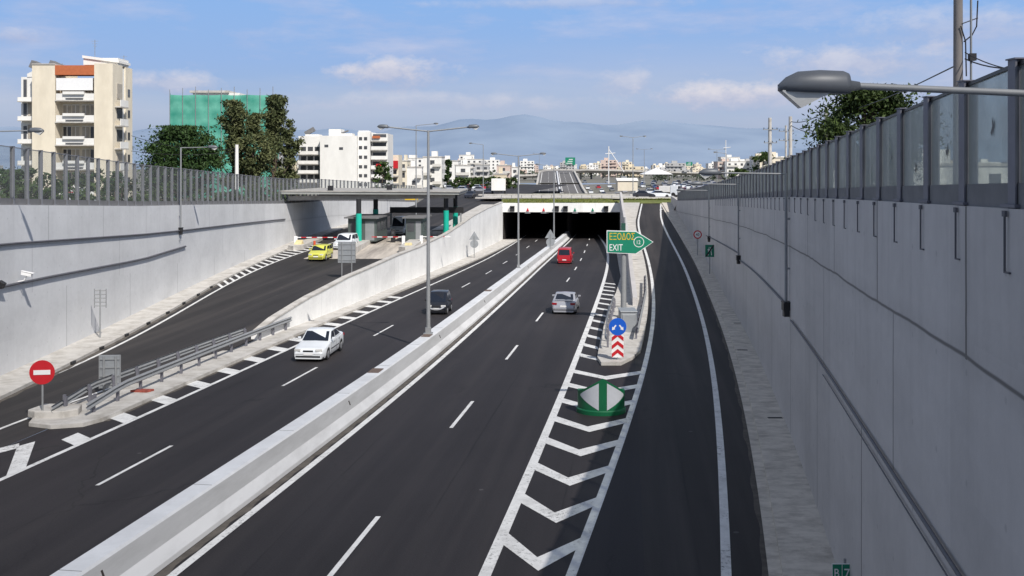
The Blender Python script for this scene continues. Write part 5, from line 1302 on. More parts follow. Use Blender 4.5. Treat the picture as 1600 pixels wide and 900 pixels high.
# ================================================================ BUILDINGS
def bx(mb, px0, px1, py0, py1, D, d0, d1, m=0, mpx=None):
    """box spanning image columns/rows as metres at depth D; d0..d1 metres behind the facade plane"""
    k = D / F; x0, x1 = (px0 - 800) * k, (px1 - 800) * k; z1, z0 = EYE + (HY - py0) * k, EYE + (HY - py1) * k
    mb.box(((x0 + x1) / 2, D + (d0 + d1) / 2, (z0 + z1) / 2), (x1 - x0, d1 - d0, z1 - z0), m=m); return mb
def part(t, name, m, D, lst):
    for a in lst:
        q = MB(); bx(q, *a[:4], D, a[4], a[5]); o = q.build(name, M[m], t)
    return o
# cream apartment block
D = 129; GB = 330; k = D / F
def X(px): return (px - 800) * k
def Z(py): return EYE + (HY - py) * k
t = thing('apartment_block', 'cream apartment block with terracotta band and stacked white balconies on the far left', 'building')
part(t, 'wall', 'cream', D, [(50, 86, 101, GB, 0, 6.7), (147, 176, 99, GB, 0.02, 3.3), (160, 176.02, 100, GB, 4.3, 6.7), (86.03, 146.97, 120, GB, 1.9, 6.6)])
part(t, 'wall', 'whitew', D, [(20, 49.97, 118, GB, 2.2, 6.5), (150, 174, 103, GB, 3.32, 4.28)])
part(t, 'roof_house', 'whitew', D, [(120, 175, 88, 98.9, 2.0, 5.6)])
q = MB(); q.mesh([(X(119), D + 1.8, Z(84)), (X(177), D + 1.8, Z(92)), (X(177), D + 5.8, Z(92)), (X(119), D + 5.8, Z(84)), (X(119), D + 1.8, Z(88.2)), (X(177), D + 1.8, Z(96)), (X(177), D + 5.8, Z(96)), (X(119), D + 5.8, Z(88.2))], [(0, 1, 2, 3), (0, 4, 5, 1), (1, 5, 6, 2), (2, 6, 7, 3), (3, 7, 4, 0)]); q.build('roof', M['whitew'], t)
q = MB(); q.mesh([(X(30), D + 2.1, Z(113)), (X(50), D + 2.1, Z(103)), (X(50), D + 2.1, Z(118)), (X(30), D + 2.1, Z(118)), (X(30), D + 6, Z(113)), (X(50), D + 6, Z(103)), (X(50), D + 6, Z(118)), (X(30), D + 6, Z(118))], [(3, 2, 1, 0), (0, 1, 5, 4), (4, 5, 6, 7)]); q.build('roof', M['whitew'], t)
part(t, 'roof_band', 'terracotta', D, [(86.1, 146.9, 102, 117, -.05, 2)])
part(t, 'parapet', 'concrete_w', D, [(50, 86, 99.3, 100.9, -.1, 6.6)])
for (p0, p1, s0, s1, w0, w1) in ((146, 156, 117, 141, 141, 146), (180, 190, 161, 178, 161, 180), (216, 226, 195, 213, 195, 216), (254, 264, 231, 252, 231, 254), (292, 303, 268, 290, 268, 292)):
    q = MB(); bx(q, 87, 146.5, p0, p1, D, .05, .25); o = q.build('balcony', M['whitew'], t)
    q = MB(); bx(q, 86.2, 146.8, p1, p1 + 2.0, D, -.1, 1.9); q.build('slab', M['concrete_w'], o)
    q = MB(); bx(q, 99, 132, p0 - 3.0, p0 + 1.5, D, -.25, .04); q.build('planter', M['whitew'], o)
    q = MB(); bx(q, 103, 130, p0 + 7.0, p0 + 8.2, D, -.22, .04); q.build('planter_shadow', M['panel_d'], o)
    if p0 == 146: q = MB(); bx(q, 88, 145, s0 + 5, s1, D, -.05, .06); q.build('awning', M['white'], t)
    for n_, (a, b) in enumerate(((89, 101), (103, 114), (119, 130), (132, 145))):
        mt = 'shutter' if n_ in (1, 2) or p0 < 200 else 'window'
        q = MB(); bx(q, a, b, w0 + 2, w1 + 5, D, 1.86, 1.9); o2 = q.build('window', M[mt], t)
        q = MB(); bx(q, (a + b) / 2 - .5, (a + b) / 2 + .5, w0 + 2, w1 + 5, D, 1.80, 1.86); bx(q, a - .5, b + .5, w0 + 1, w0 + 2.2, D, 1.80, 1.87); q.build('frame', M['whitew'], o2)
for (a0, a1) in ((120, 150), (158, 180), (194, 216), (232, 250), (268, 288)):
    q = MB(); bx(q, 31, 49, a0, a1, D, 2.1, 2.2); q.build('shutter', M['shutter' if a0 > 150 else 'whitew'], t)
    q = MB(); bx(q, 22, 48, a1 + 1, a1 + 7, D, .9, 1.0); o = q.build('balcony', M['whitew'], t); q = MB(); bx(q, 22, 49.6, a1 + 7, a1 + 8.6, D, .8, 2.2); q.build('slab', M['concrete_w'], o)
    q = MB(); bx(q, 24, 29, a0 + 2, a1 + 1, D, 2.12, 2.2); q.build('window', M['window'], t)
    zz0, zz1 = Z(a1 + 6), Z(a0 + 6)
    q = MB(); q.box((X(176) + .03, D + 2.2, (zz0 + zz1) / 2), (.06, 1.7, (zz1 - zz0) * .8)); q.build('window', M['window' if a0 % 4 else 'shutter'], t)
    q = MB(); q.box((X(176) + .75, D + 2.0, zz0 - .35), (.08, 2.6, .85)); o = q.build('balcony', M['whitew'], t); q = MB(); q.box((X(176) + .4, D + 2.0, zz0 - .86), (.85, 2.7, .16)); q.build('slab', M['concrete_w'], o)
    q = MB(); q.box((X(176) + .03, D + 5.4, (zz0 + zz1) / 2), (.06, .7, 1.0)); q.build('window', M['window'], t)
for px, h in ((123, 55), (70, 93), (170, 80)):
    q = MB(); q.tube([(X(px), D + 5, Z(103)), (X(px), D + 5, Z(h))], .04, 5)
    for k_ in range(3): q.box((X(px), D + 5, Z(h + 2 + 4 * k_)), (.9 - .2 * k_, .03, .03))
    q.build('aerial', M['steel'], t)
for px in (66, 126, 36):
    q = MB(); q.box((X(px), D + 4, Z(99)), (1.5, 1.5, 1.0), ry=R(25)); q.build('water_heater', M['panel_d'], t)
# building under green netting
D = 210; k = D / F
t = thing('building_under_repair', 'building wrapped in green scaffold netting behind the trees', 'building')
mn = bpy.data.materials.new('green_netting'); mn.use_nodes = True; nt = mn.node_tree; b = nt.nodes['Principled BSDF']
tc = nt.nodes.new('ShaderNodeTexCoord'); sp_ = nt.nodes.new('ShaderNodeSeparateXYZ'); nt.links.new(tc.outputs['Object'], sp_.inputs[0])
fl = math_node(nt, 'ABSOLUTE', math_node(nt, 'SUBTRACT', math_node(nt, 'MODULO', math_node(nt, 'ADD', sp_.outputs[2], 100), 2.9), 1.45))
n = nt.nodes.new('ShaderNodeTexNoise'); n.inputs['Scale'].default_value = .45; n.inputs['Detail'].default_value = 6; nt.links.new(tc.outputs['Object'], n.inputs[0])
f_ = math_node(nt, 'ADD', maprange(nt, fl, 0, 1.45, .0, .35), maprange(nt, n.outputs['Fac'], .3, .7, 0, .65))
nt.links.new(mixc(nt, f_, (.04, .24, .18), (.16, .46, .36)), b.inputs['Base Color']); b.inputs['Roughness'].default_value = .9; b.inputs['Specular IOR Level'].default_value = .1
def drape(x0, x1, y0, y1, z0, z1):
    q = MB(); nx, nz = 40, 22
    for i in range(nx):
        for j in range(nz):
            P = []
            for a, b_ in ((i, j), (i + 1, j), (i + 1, j + 1), (i, j + 1)):
                u, v = a / nx, b_ / nz; bul = .05 * math.sin(u * nx * math.pi / 5) + .16 * abs(math.sin(v * math.pi * 8)) + .05 * math.sin(u * 37 + v * 19)
                sag = -.12 * abs(math.sin(u * math.pi * 4)) * (1 if b_ == nz else 0)
                P.append((x0 + (x1 - x0) * u + (0 if abs(x1 - x0) > 1 else bul), y0 + (y1 - y0) * u - (bul if abs(x1 - x0) > 1 else 0), z0 + (z1 - z0) * v + sag))
            q.face(P, 0, None, True)
    return q
X0, X1 = (266 - 800) * k, (427 - 800) * k; z0, z1 = 2, EYE + (HY - 148) * k
drape(X0, X1, D, D, z0, z1).build('netting', mn, t, merge=True); drape(X0 - 1.5, X0, D + 4.5, D, z0, z1 + .5).build('netting', mn, t, merge=True)
drape(X1, X1 + .01, D, D + 4, z0, z1).build('netting', mn, t, merge=True); drape(X0 - 1.5, X0 - 1.49, D + 4.5, D + 16, z0, z1).build('netting', mn, t, merge=True)
q = MB(); q.box(((X0 + X1) / 2, D + 5, (z0 + z1) / 2 - 1), (X1 - X0 - 1.5, 8, z1 - z0 - 1)); q.build('wall', M['concrete'], t)
part(t, 'roof_house', 'whitew', D, [(292, 366, 143, 150, 4, 9)]); part(t, 'roof', 'concrete_w', D, [(288, 350, 139.5, 143, 3.4, 9.4)])
for i in range(9):
    x = X0 + (X1 - X0) * i / 8; q = MB(); q.tube([(x, D - .3, z0), (x, D - .3, z1 + 1.1 + .3 * (i % 3))], .07, 5); q.build('scaffold_pole', M['steel'], t)
# mid-distance white block
D = 230
t = thing('apartment_block', 'white apartment block with a wide blank wall right of the trees', 'building')
part(t, 'wall', 'whitew', D, [(500, 557.5, 212, 330, 0, 14), (462, 499.9, 212, 330, 3.0, 14), (558, 577.5, 206, 330, .8, 14), (578, 603, 208, 330, 3.0, 14), (555, 571, 203, 206.2, 5, 9)])
part(t, 'roof_house', 'whitew', D, [(510, 529, 201, 212, 3, 8), (530, 548, 208, 212, 2, 6), (470, 492, 209, 212, 5, 9)])
for i, py in enumerate((210, 224, 239, 254, 268, 282)):
    q = MB(); bx(q, 579, 602.5, py + 4.5, py + 9.5, D, 1.0, 1.15); o = q.build('balcony', M['whitew'], t); q = MB(); bx(q, 578.2, 602.8, py + 9.5, py + 11, D, .9, 3.0); q.build('slab', M['concrete_w'], o)
    q = MB(); bx(q, 580, 601, py - 1, py + 5, D, 2.9, 3.0); q.build('window', M['window'], t)
    for a in (560, 568): q = MB(); bx(q, a, a + 5, py + 4, py + 9, D, .74, .8); q.build('window', M['window'], t)
for py in (232, 247, 262, 276):
    q = MB(); bx(q, 464, 497, py + 4, py + 8.5, D, 1.2, 1.35); o = q.build('balcony', M['whitew'], t); q = MB(); bx(q, 462.3, 499, py + 8.5, py + 10, D, 1.1, 3.0); q.build('slab', M['concrete_w'], o)
    for a in (466, 477, 488): q = MB(); bx(q, a, a + 8, py - 3, py + 5, D, 2.9, 3.0); q.build('window', M['window'], t)
for a, b_ in ((510, 226), (533, 230)): q = MB(); bx(q, a - 3, a + 3, b_, b_ + 4, D, -.05, .02); q.build('window', M['window'], t)
for a, b_, c_, m_ in ((581, 212, 0, 'terracotta'), (587, 256, 0, 'red')): q = MB(); bx(q, a, a + 12, b_, b_ + 4, D, .6, 1.0); q.build('awning', M[m_], t)
q = MB(); xx = (476 - 800) * D / F; zz = EYE + (HY - 204) * D / F; q.box((xx, D + 6, zz), (2.4, 1.2, 1.0), ry=R(-30)); q.build('water_heater', M['panel_d'], t); q = MB(); q.box(((531 - 800) * D / F, D + 4, zz - .4), (2.8, 1, .3), ry=R(-20)); q.build('water_heater', M['panel_d'], t)
# building with the red awning
D = 262
t = thing('apartment_block', 'narrow block with a red awning right of the white block', 'building')
part(t, 'wall', 'cream', D, [(603.5, 622, 242, 330, 1, 10)]); part(t, 'awning', 'red', D, [(603.6, 621.6, 251, 263, -.3, .9)])
for py in (266, 278, 290): part(t, 'window', 'window', D, [(606, 611, py, py + 6, .95, 1.0), (614, 619, py, py + 6, .95, 1.0)]); part(t, 'slab', 'concrete_w', D, [(603.3, 622.2, py + 8, py + 10, -.2, 1)])

_wme = None
def WIN(t, x, y, z, sx, sy, sz, parts, extra):
    global _wme
    if not parts: extra.append(((x, y, z), (sx, sy, sz), 1)); return
    if _wme is None:
        q = MB(); q.box((0, 0, 0), (1, 1, 1)); o = q.build('window', M['window']); _wme = o.data
    else: o = bpy.data.objects.new('window', _wme); C.objects.link(o)
    o.parent = t; o.location = (x, y, z); o.scale = (sx, sy, sz)
def block(label, group, px0, px1, py0, D, depth=12, wm='whitew', floor=3.0, bal=True, parts=True, rng=RNG):
    k = D / F; x0, x1 = (px0 - 800) * k, (px1 - 800) * k; zt = EYE + (HY - py0) * k; z0 = zg(D) - 1
    t = thing('apartment_block' , label, 'building', ((x0 + x1) / 2, D, z0), R(rng.uniform(-6, 6)), group); w = x1 - x0; h = zt - z0
    extra = []; hx = rng.uniform(-.2, .2) * w; WM = M[wm] if isinstance(wm, str) else wm
    nf = max(1, int((h - .5) / floor)); nc = max(1, int(w / 3.4)); wall_o = kids(t)[0] if False else bpy.data.objects[-1] if False else None
    side = rng.random() < .6; cnt = 0
    for f in range(nf):
        z = h - 1.7 - f * floor
        if z < 1.2: break
        for c in range(nc):
            x = -w / 2 + w * (c + .5) / nc; ww = min(1.5, w / nc * .5)
            if rng.random() < .9 and cnt < 70:
                cnt += 1; WIN(t, x, -.02, z, ww, .06, 1.5, parts, extra)
        for s in (1, -1):
            for c in range(2): WIN(t, s * (w / 2 + .02), depth * (.3 + .4 * c), z, .06, 1.2, 1.4, parts, extra)
        if side or bal:
            wb_ = w * rng.choice((.45, .9)); ox = rng.choice((-1, 1)) * (w - wb_) / 2 * .9
            if parts:
                qb = MB(); qb.box((ox, -.65, z - 1.35), (wb_, 1.25, .16)); qb.box((ox, -1.24, z - .875), (wb_, .07, .79)); qb.build('balcony', M['rail'], t)
            else: extra.append(((ox, -.65, z - 1.35), (wb_, 1.25, .16), 0)); extra.append(((ox, -1.24, z - .875), (wb_, .07, .79), 0))
    q = MB(); q.box((0, depth / 2, h / 2), (w, depth, h)); q.box((hx, depth * .5, h + 1.1), (w * .3, depth * .3, 2.2))
    for c_, d_, m_ in extra: q.box(c_, d_, m=m_)
    if parts:
        q.build('wall', WM, t); q = MB(); q.box((0, depth / 2, h + .2), (w + .3, depth + .3, .38)); q.build('parapet', M['concrete_w'], t)
    else:
        lc, rz_ = t.location.copy(), t.rotation_euler.z; bpy.data.objects.remove(t); t = q.build('apartment_block', [WM, M['window']]); t.location = lc; t.rotation_euler.z = rz_; tag(t, label, 'building', group)
    return t
pk = mat('pink_render', (.60, .48, .42), .85, var=.08, scale=.5); gy = mat('grey_render', (.42, .42, .42), .85, var=.1, scale=.5); oc = mat('ochre_render', (.64, .56, .42), .85, var=.08, scale=.5)
MM = {'cream': M['cream'], 'white': M['whitew'], 'pink': pk, 'grey': gy, 'ochre': oc}
for lab, a, b_, c_, D_, m_ in (('white block behind the first tall lamp pole with stacked balconies', 636, 659, 262, 300, 'white'), ('low white building left of the lamp pole', 623, 636, 252, 330, 'cream'),
        ('tallest white block right of the lamp pole', 661, 690, 246, 340, 'white'), ('white block behind the slim dark tree', 690, 716, 252, 380, 'white'), ('white building right of the slim dark tree', 712, 735, 259, 330, 'white'),
        ('pink and white block above the white truck', 776, 797, 259, 420, 'pink'), ('ochre house just behind the white truck', 771, 792, 273, 300, 'ochre'), ('white house between the truck and the far motorway', 797, 812, 262, 450, 'white'),
        ('grey block left of the pink one', 742, 764, 258, 480, 'grey')):
    block(lab, None, a, b_, c_, D_, wm=MM[m_])
# far city, many blocks
for i in range(215):
    D_ = RNG.uniform(760, 2300) if i % 3 else RNG.uniform(620, 900)
    px = RNG.uniform(380, 2100) if i % 4 else RNG.uniform(640, 1250)
    if i % 10 == 9: px = RNG.uniform(-500, 400)
    if D_ < 900 and 800 < px < 1210: D_ = RNG.uniform(900, 1800)
    w = RNG.uniform(10, 24); h = RNG.choice((2, 2, 3, 3, 4, 4, 5)) * 3.1 + 1; w *= .8
    if px > 1060: h += 2
    zt = zg(D_) + h; py = HY - (zt - EYE) * F / D_; wpx = w * F / D_
    n_ = RNG.choices(('white', 'cream', 'grey', 'pink', 'ochre'), (7, 3, 2, 1, 1))[0]
    side = 'beyond the right wall' if px > 1060 else 'on the skyline left of the far motorway' if px < 850 else 'on the skyline behind the viaduct'
    block(n_ + ' apartment block in the distant city ' + side, n_ + ' blocks of the distant city ' + side, px, px + wpx, py, D_, RNG.uniform(9, 15), MM[n_], bal=RNG.random() < .5, parts=D_ < 700)
for i in range(26):
    px = RNG.uniform(1120, 1420) ; D_ = RNG.uniform(300, 620) if px > 1180 else RNG.uniform(560, 900); h = RNG.choice((3, 4, 5)) * 3.1 + 2
    if 1400 > px > 1180: h = RNG.choice((2, 3, 4)) * 3 + 2
    w = RNG.uniform(10, 18); py = HY - (zg(D_) + h - EYE) * F / D_; n_ = RNG.choices(('white', 'cream', 'pink', 'ochre'), (6, 3, 1, 1))[0]
    block(n_ + ' house row just outside the right wall', n_ + ' houses outside the right wall', px, px + w * F / D_, max(py, RNG.uniform(245, 252)), D_, 11, MM[n_])
for i in range(14):
    px = RNG.uniform(1250, 1900); D_ = RNG.uniform(110, 260); h = RNG.choice((2, 2, 3)) * 3.1 ; z = 6.2
    w = RNG.uniform(9, 15); n_ = RNG.choices(('white', 'cream', 'pink', 'ochre'), (4, 3, 2, 2))[0]; py = HY - (z - 3 + h * .55 - EYE + (3 if D_ < 150 else 0)) * F / D_
    block(n_ + ' house seen through the glass screen on the right', n_ + ' houses seen through the right screen', px, px + w * F / D_, max(py, 232), D_, 10, MM[n_])

# ================================================================ TREES
def tree(label, x, y, z, h, w, leafm, n=3500, crown0=.2, clumps=26, ls=.28, shape='round', group=None, name='tree', d=None):
    t = thing(name, label, 'tree', (x, y, z), RNG.uniform(0, 6), group); d = d or w
    q = MB(); path = [(0, 0, 0)]
    for k_ in range(1, 6): path.append((RNG.uniform(-.04, .04) * w, RNG.uniform(-.04, .04) * w, h * .8 * k_ / 5))
    r0 = max(.10, h * .022); q.tube(path, [r0 * (1 - .15 * k_) for k_ in range(6)], 8)
    cl = []
    for i in range(clumps):
        v = RNG.random() ** .9; zz = crown0 + (1 - crown0) * v
        if shape == 'round': rr_ = math.sqrt(max(.05, 1 - (2 * v - 1) ** 2)) * (1 if v < .5 else .92)
        elif shape == 'cone': rr_ = .25 + .75 * (1 - v) ** .7
        else: rr_ = (.6 + .4 * math.sin(v * 9 + x)) * math.sqrt(max(.12, 1 - (1.7 * v - .75) ** 2))
        a = RNG.uniform(0, 6.283); rad = w / 2 * rr_ * math.sqrt(RNG.uniform(.08, 1))
        c = Vector((rad * math.cos(a), rad * math.sin(a), h * zz)); cl.append((c, RNG.uniform(.10, .20) * w * (1.15 if shape == 'round' else 1)))
        if i % 2 == 0:
            b0 = Vector((0, 0, h * max(.12, zz - .22))); mid = (b0 + c) / 2 + Vector((0, 0, -.02 * h)); q.tube([b0, mid, c], [r0 * .45, r0 * .3, r0 * .12], 5, cap=False)
    q.build('trunk', M['bark'], t)
    q = MB(); per = n // clumps
    for c, cr in cl:
        for k_ in range(per):
            dvec = Vector((RNG.gauss(0, 1), RNG.gauss(0, 1), RNG.gauss(0, .8))); dvec = dvec.normalized() * cr * min(1.35, abs(RNG.gauss(0, .62)))
            p = c + dvec; p.z = min(p.z, h * 1.02); s = ls * RNG.uniform(.6, 1.35)
            u = Vector((RNG.gauss(0, 1), RNG.gauss(0, 1), RNG.gauss(0, 1))).normalized(); v_ = u.cross(Vector((RNG.gauss(0, 1), RNG.gauss(0, 1), RNG.gauss(0, 1)))).normalized()
            q.face([p - u * s, p + v_ * s * .42, p + u * s, p - v_ * s * .42], 0)
    q.build('crown', leafm, t); return t
lf_d = leaf_mat('leaf_dark', (.014, .034, .010), (.050, .095, .024)); lf_e = leaf_mat('leaf_eucalyptus', (.040, .058, .022), (.13, .14, .06), .5); lf_m = leaf_mat('leaf_mid', (.022, .045, .012), (.07, .11, .028), .6)
lf_r = leaf_mat('leaf_right', (.012, .026, .006), (.055, .085, .018), 1.0)
def at(px, D): return (px - 800) * D / F
def tz(py, D): return EYE + (HY - py) * D / F
gl = 4.5
tree('dense dark green rounded tree left of the netted building', at(282, 150), 150, gl, tz(200, 150) - gl, 11.5, lf_d, 24000, .12, 110, .26)
tree('eucalyptus with a tall ragged crown in front of the green netting', at(366, 158), 158, gl, tz(160, 158) - gl, 6.4, lf_e, 17000, .12, 80, .27, 'tall')
tree('lower brownish eucalyptus between the two tall ones', at(396, 156), 156, gl, tz(180, 156) - gl, 6.4, lf_e, 14000, .1, 70, .27, 'tall')
tree('tallest eucalyptus, nearest the white block', at(430, 160), 160, gl, tz(152, 160) - gl, 5.8, lf_e, 17000, .12, 80, .27, 'tall')
tree('eucalyptus with drooping branches at the right of the clump', at(452, 162), 162, gl, tz(190, 162) - gl, 4.6, lf_e, 9000, .1, 46, .27, 'tall')
tree('slim dark tree behind the toll canopy', at(700, 300), 300, 2.5, tz(251, 300) - 2.5, 3.2, lf_d, 2400, .1, 24, .4, 'tall')
tree('dark bushy tree behind the near part of the right glass screen', at(1352, 60), 60, 6.5, tz(140, 60) - 6.5, 7.6, lf_r, 26000, .25, 90, .14)
tree('tree beside the pale poles behind the right wall', at(1192, 250), 250, 2, tz(240, 250) - 2, 6, lf_m, 1600, .2, 20, .5)
for i in range(10):
    px = 724 + i * 9.5; D_ = 262 + i * 4
    tree('clipped green tree in the row along the street beyond the toll', at(px - 8, D_), D_, 2.2, tz(279 + RNG.uniform(-2, 2), D_) - 2.2, 3.2, lf_m, 700, .12, 12, .4, group='row of street trees beyond the toll')
for i in range(34):
    px = -30 + i * 15 + RNG.uniform(-5, 5); D_ = 40
    while at(px, D_) > WL(D_) - 2.2 and D_ < 175: D_ += 1
    D_ += RNG.uniform(2, 16); zz = topL(min(D_, 175)) - .2
    tree('leafy shrub behind the left glass screen', at(px, D_), D_, zz, RNG.uniform(1.3, 2.9), RNG.uniform(1.8, 3.2), lf_m if i % 3 else lf_d, 700, .05, 12, .16, group='shrubs behind the left screen', name='shrub')
for i in range(16):
    D_ = RNG.uniform(180, 520); px = RNG.uniform(1150, 1500) if i % 2 else RNG.uniform(300, 640)
    tree('distant street tree among the houses', at(px, D_), D_, zg(max(D_, 190)), RNG.uniform(5, 8), RNG.uniform(4, 6), lf_m, 700, .2, 12, .5, group='distant street trees')
# wooded bands between the far houses: a mass nobody could count
q = MB()
for i in range(520):
    D_ = RNG.uniform(520, 2400); px = RNG.uniform(350, 1600); x0 = at(px, D_); 
    if 840 < px < 925 and D_ < 700: continue
    g_ = zg(D_); w_ = RNG.uniform(4, 11); h_ = RNG.uniform(3, 8.5)
    for k_ in range(34):
        a_ = RNG.uniform(0, 6.28); rr_ = RNG.random() ** .5; p = Vector((x0 + math.cos(a_) * rr_ * w_, D_ + math.sin(a_) * rr_ * w_ * .6, g_ + h_ * RNG.uniform(.1, 1) * math.sqrt(1 - .7 * rr_ * rr_)))
        s = RNG.uniform(.5, 1.3); u = Vector((RNG.gauss(0, 1), RNG.gauss(0, 1), RNG.gauss(0, 1))).normalized(); v_ = u.cross(Vector((RNG.gauss(0, 1), RNG.gauss(0, 1), RNG.gauss(0, 1)))).normalized()
        q.face([p - u * s, p + v_ * s * .8, p + u * s, p - v_ * s * .8])
tag(q.build('woodland', leaf_mat('leaf_far', (.035, .05, .035), (.085, .10, .07), .05)), kind='stuff')
# vehicle behind the left screen
D_ = 100; put_car(0, at(124, D_), D_, 5.6, R(85), 'white car parked behind the left glass screen', None)
D_ = 100; put_car(3, at(100, D_) , D_ + 3, 5.6, R(85), 'red car parked behind the left glass screen', None)

# ================================================================ UTILITY POLES
def upole(label, px, D, top_py, r, arms=(), m='wood', grp=None):
    x = at(px, D); g = 5 if D < 150 else 2; h = tz(top_py, D) - g
    t = thing('utility_pole', label, 'utility pole', (x, D, g), 0, grp); q = MB(); q.tube([(0, 0, 0), (0, 0, h)], [r, r * .8], 10); q.build('pole', M[m], t)
    for a, w in arms: q = MB(); q.box((0, -r, h - a), (w, .1, .12)); 
    for a, w in arms:
        q = MB(); q.box((0, -r, h - a), (w, .1, .12)); o = q.build('crossarm', M['steel'], t); q = MB()
        for s in (-.45, -.15, .15, .45): q.tube([(s * w, -r, h - a + .06), (s * w, -r, h - a + .3)], .06, 6)
        q.build('insulator', M['black'], o)
    return t, h
t, h = upole('thick grey utility pole with brackets rising behind the right glass screen', 1497, 25, -60, .135)
q = MB(); q.tube([(.28, -.1, 3), (.28, -.1, h)], .03, 6); q.build('riser_pipe', M['steel'], t)
g = 5
def zq(py): return tz(py, 25) - g
for s in (1,):
    q = MB(); q.tube([(.10, -.1, zq(66)), (.30, -.1, zq(56)), (.42, -.1, zq(42)), (.45, -.1, zq(2))], .018, 6); q.tube([(.05, -.1, zq(38)), (.45, -.1, zq(29))], .015, 6); q.tube([(.0, -.15, zq(42)), (.12, -.15, zq(66)), (.14, -.15, zq(120))], .018, 6); q.build('bracket_cable', M['black'], t)
q = MB(); q.box((.30, -.12, zq(90)), (.16, .14, .18)); q.build('cable_clamp', M['black'], t)
upole('pale pole with dark brackets, left of the pair behind the right wall', 1203, 150, 184, .32, ((1.8, 2.2), (3.8, 2.0)), 'concrete_w')
upole('thin pale pole between the other two behind the right wall', 1228, 170, 196, .2, ((1.0, 2.6), (2.6, 2.6)), 'concrete_w')
upole('tall plain pale pole right of the pair behind the right wall', 1235, 130, 182, .28, (), 'concrete_w')
upole('pale pole just left of the dark bushy tree', 1291, 100, 168, .24, (), 'concrete_w')
upole('white pole among the trees on the left', 370, 140, 226, .3, (), 'whitew')
def wire(label, A, B, sag, r=.02):
    A, B = Vector(A), Vector(B); P = []
    for i in range(13):
        s = i / 12; p = A.lerp(B, s); p.z -= sag * 4 * s * (1 - s); P.append(p)
    q = MB(); q.tube(P, r, 5, cap=False); tag(q.build('wire', M['black']), label, 'wire')
w3 = lambda px, py, D: (at(px, D), D, tz(py, D))
wire('wire from the thick pole down to the pale pole by the tree', w3(1492, 103, 25), w3(1293, 172, 100), .5, .02)
wire('upper wire leaving the thick pole to the right', w3(1508, 92, 25), w3(1700, 70, 20), .35, .018)
wire('lower wire leaving the thick pole to the right', w3(1508, 82, 25), w3(1640, 112, 20), .15, .015)
wire('wire between the tall pale pole and the pole by the tree', w3(1236, 190, 130), w3(1291, 172, 100), .5, .05)
wire('lower wire between the tall pale pole and the pole by the tree', w3(1236, 196, 130), w3(1291, 210, 100), .3, .05)
wire('wire running left from the cream apartment block to the trees', w3(205, 212, 128), w3(370, 232, 140), .8, .03)
wire('second wire between the apartment block and the white pole', w3(205, 236, 128), w3(370, 236, 140), .5, .03)

# ================================================================ WORLD, SUN, CAMERA
sc = bpy.context.scene
SUN = Vector((.50, -.85, 1.0)).normalized()
elev = math.asin(SUN.z); az = math.atan2(SUN.x, SUN.y)
w = bpy.data.worlds.new("World"); sc.world = w; w.use_nodes = True; nt = w.node_tree; N = nt.nodes; L = nt.links
bg = N['Background']; sky = N.new('ShaderNodeTexSky'); sky.sky_type = 'NISHITA'; sky.sun_disc = False
sky.sun_elevation = elev; sky.sun_rotation = az; sky.altitude = 100; sky.air_density = 1.0; sky.dust_density = 1.5; sky.ozone_density = 2.0
tc = N.new('ShaderNodeTexCoord'); sp_ = N.new('ShaderNodeSeparateXYZ'); L.new(tc.outputs['Generated'], sp_.inputs[0]); Zc = sp_.outputs[2]
def wn(scale, st, det, rough, loc=(0, 0, 0), dist=0):
    mp = N.new('ShaderNodeMapping'); mp.inputs['Scale'].default_value = st; mp.inputs['Location'].default_value = loc; L.new(tc.outputs['Generated'], mp.inputs[0])
    n = N.new('ShaderNodeTexNoise'); n.inputs['Scale'].default_value = scale; n.inputs['Detail'].default_value = det; n.inputs['Roughness'].default_value = rough; n.inputs['Distortion'].default_value = dist
    L.new(mp.outputs[0], n.inputs[0]); return n.outputs['Fac']
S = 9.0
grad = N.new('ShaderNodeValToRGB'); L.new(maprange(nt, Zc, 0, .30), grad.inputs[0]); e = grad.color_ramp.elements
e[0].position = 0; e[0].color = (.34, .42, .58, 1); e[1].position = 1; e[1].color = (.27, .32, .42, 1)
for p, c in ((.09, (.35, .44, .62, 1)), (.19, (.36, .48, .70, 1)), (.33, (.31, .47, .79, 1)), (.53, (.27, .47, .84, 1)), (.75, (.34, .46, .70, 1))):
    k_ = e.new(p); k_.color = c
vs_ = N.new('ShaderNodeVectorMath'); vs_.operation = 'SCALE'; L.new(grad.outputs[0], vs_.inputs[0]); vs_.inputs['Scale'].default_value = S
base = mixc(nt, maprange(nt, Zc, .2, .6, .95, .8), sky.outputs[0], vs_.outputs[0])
c1 = wn(3.2, (1, 1, 3.6), 9, .62, (3.1, 1.4, .2)); c2 = wn(9, (1, 1, 4.5), 7, .6, (1.7, 4, 2)); c3 = wn(1.3, (1, 1, 7), 6, .55, (7, 2, 0))
cm = math_node(nt, 'ADD', math_node(nt, 'MULTIPLY', c1, .7), math_node(nt, 'MULTIPLY', c2, .3))
band = math_node(nt, 'MULTIPLY', maprange(nt, Zc, .02, .07), maprange(nt, Zc, .14, .55, 1, .55))
cmask = math_node(nt, 'MULTIPLY', maprange(nt, cm, .50, .68), band)
cmask = math_node(nt, 'MULTIPLY', cmask, .62)
vsc = mixc(nt, maprange(nt, c2, .35, .65), (.50 * S, .50 * S, .68 * S), (.68 * S, .66 * S, .78 * S))
sky2 = mixc(nt, cmask, base, vsc)
low = math_node(nt, 'MULTIPLY', maprange(nt, c3, .44, .62), math_node(nt, 'MULTIPLY', maprange(nt, Zc, .012, .05), maprange(nt, Zc, .07, .13, 1, 0)))
low = math_node(nt, 'MULTIPLY', low, .5)
sky3 = mixc(nt, low, sky2, (.56 * S, .60 * S, .72 * S))
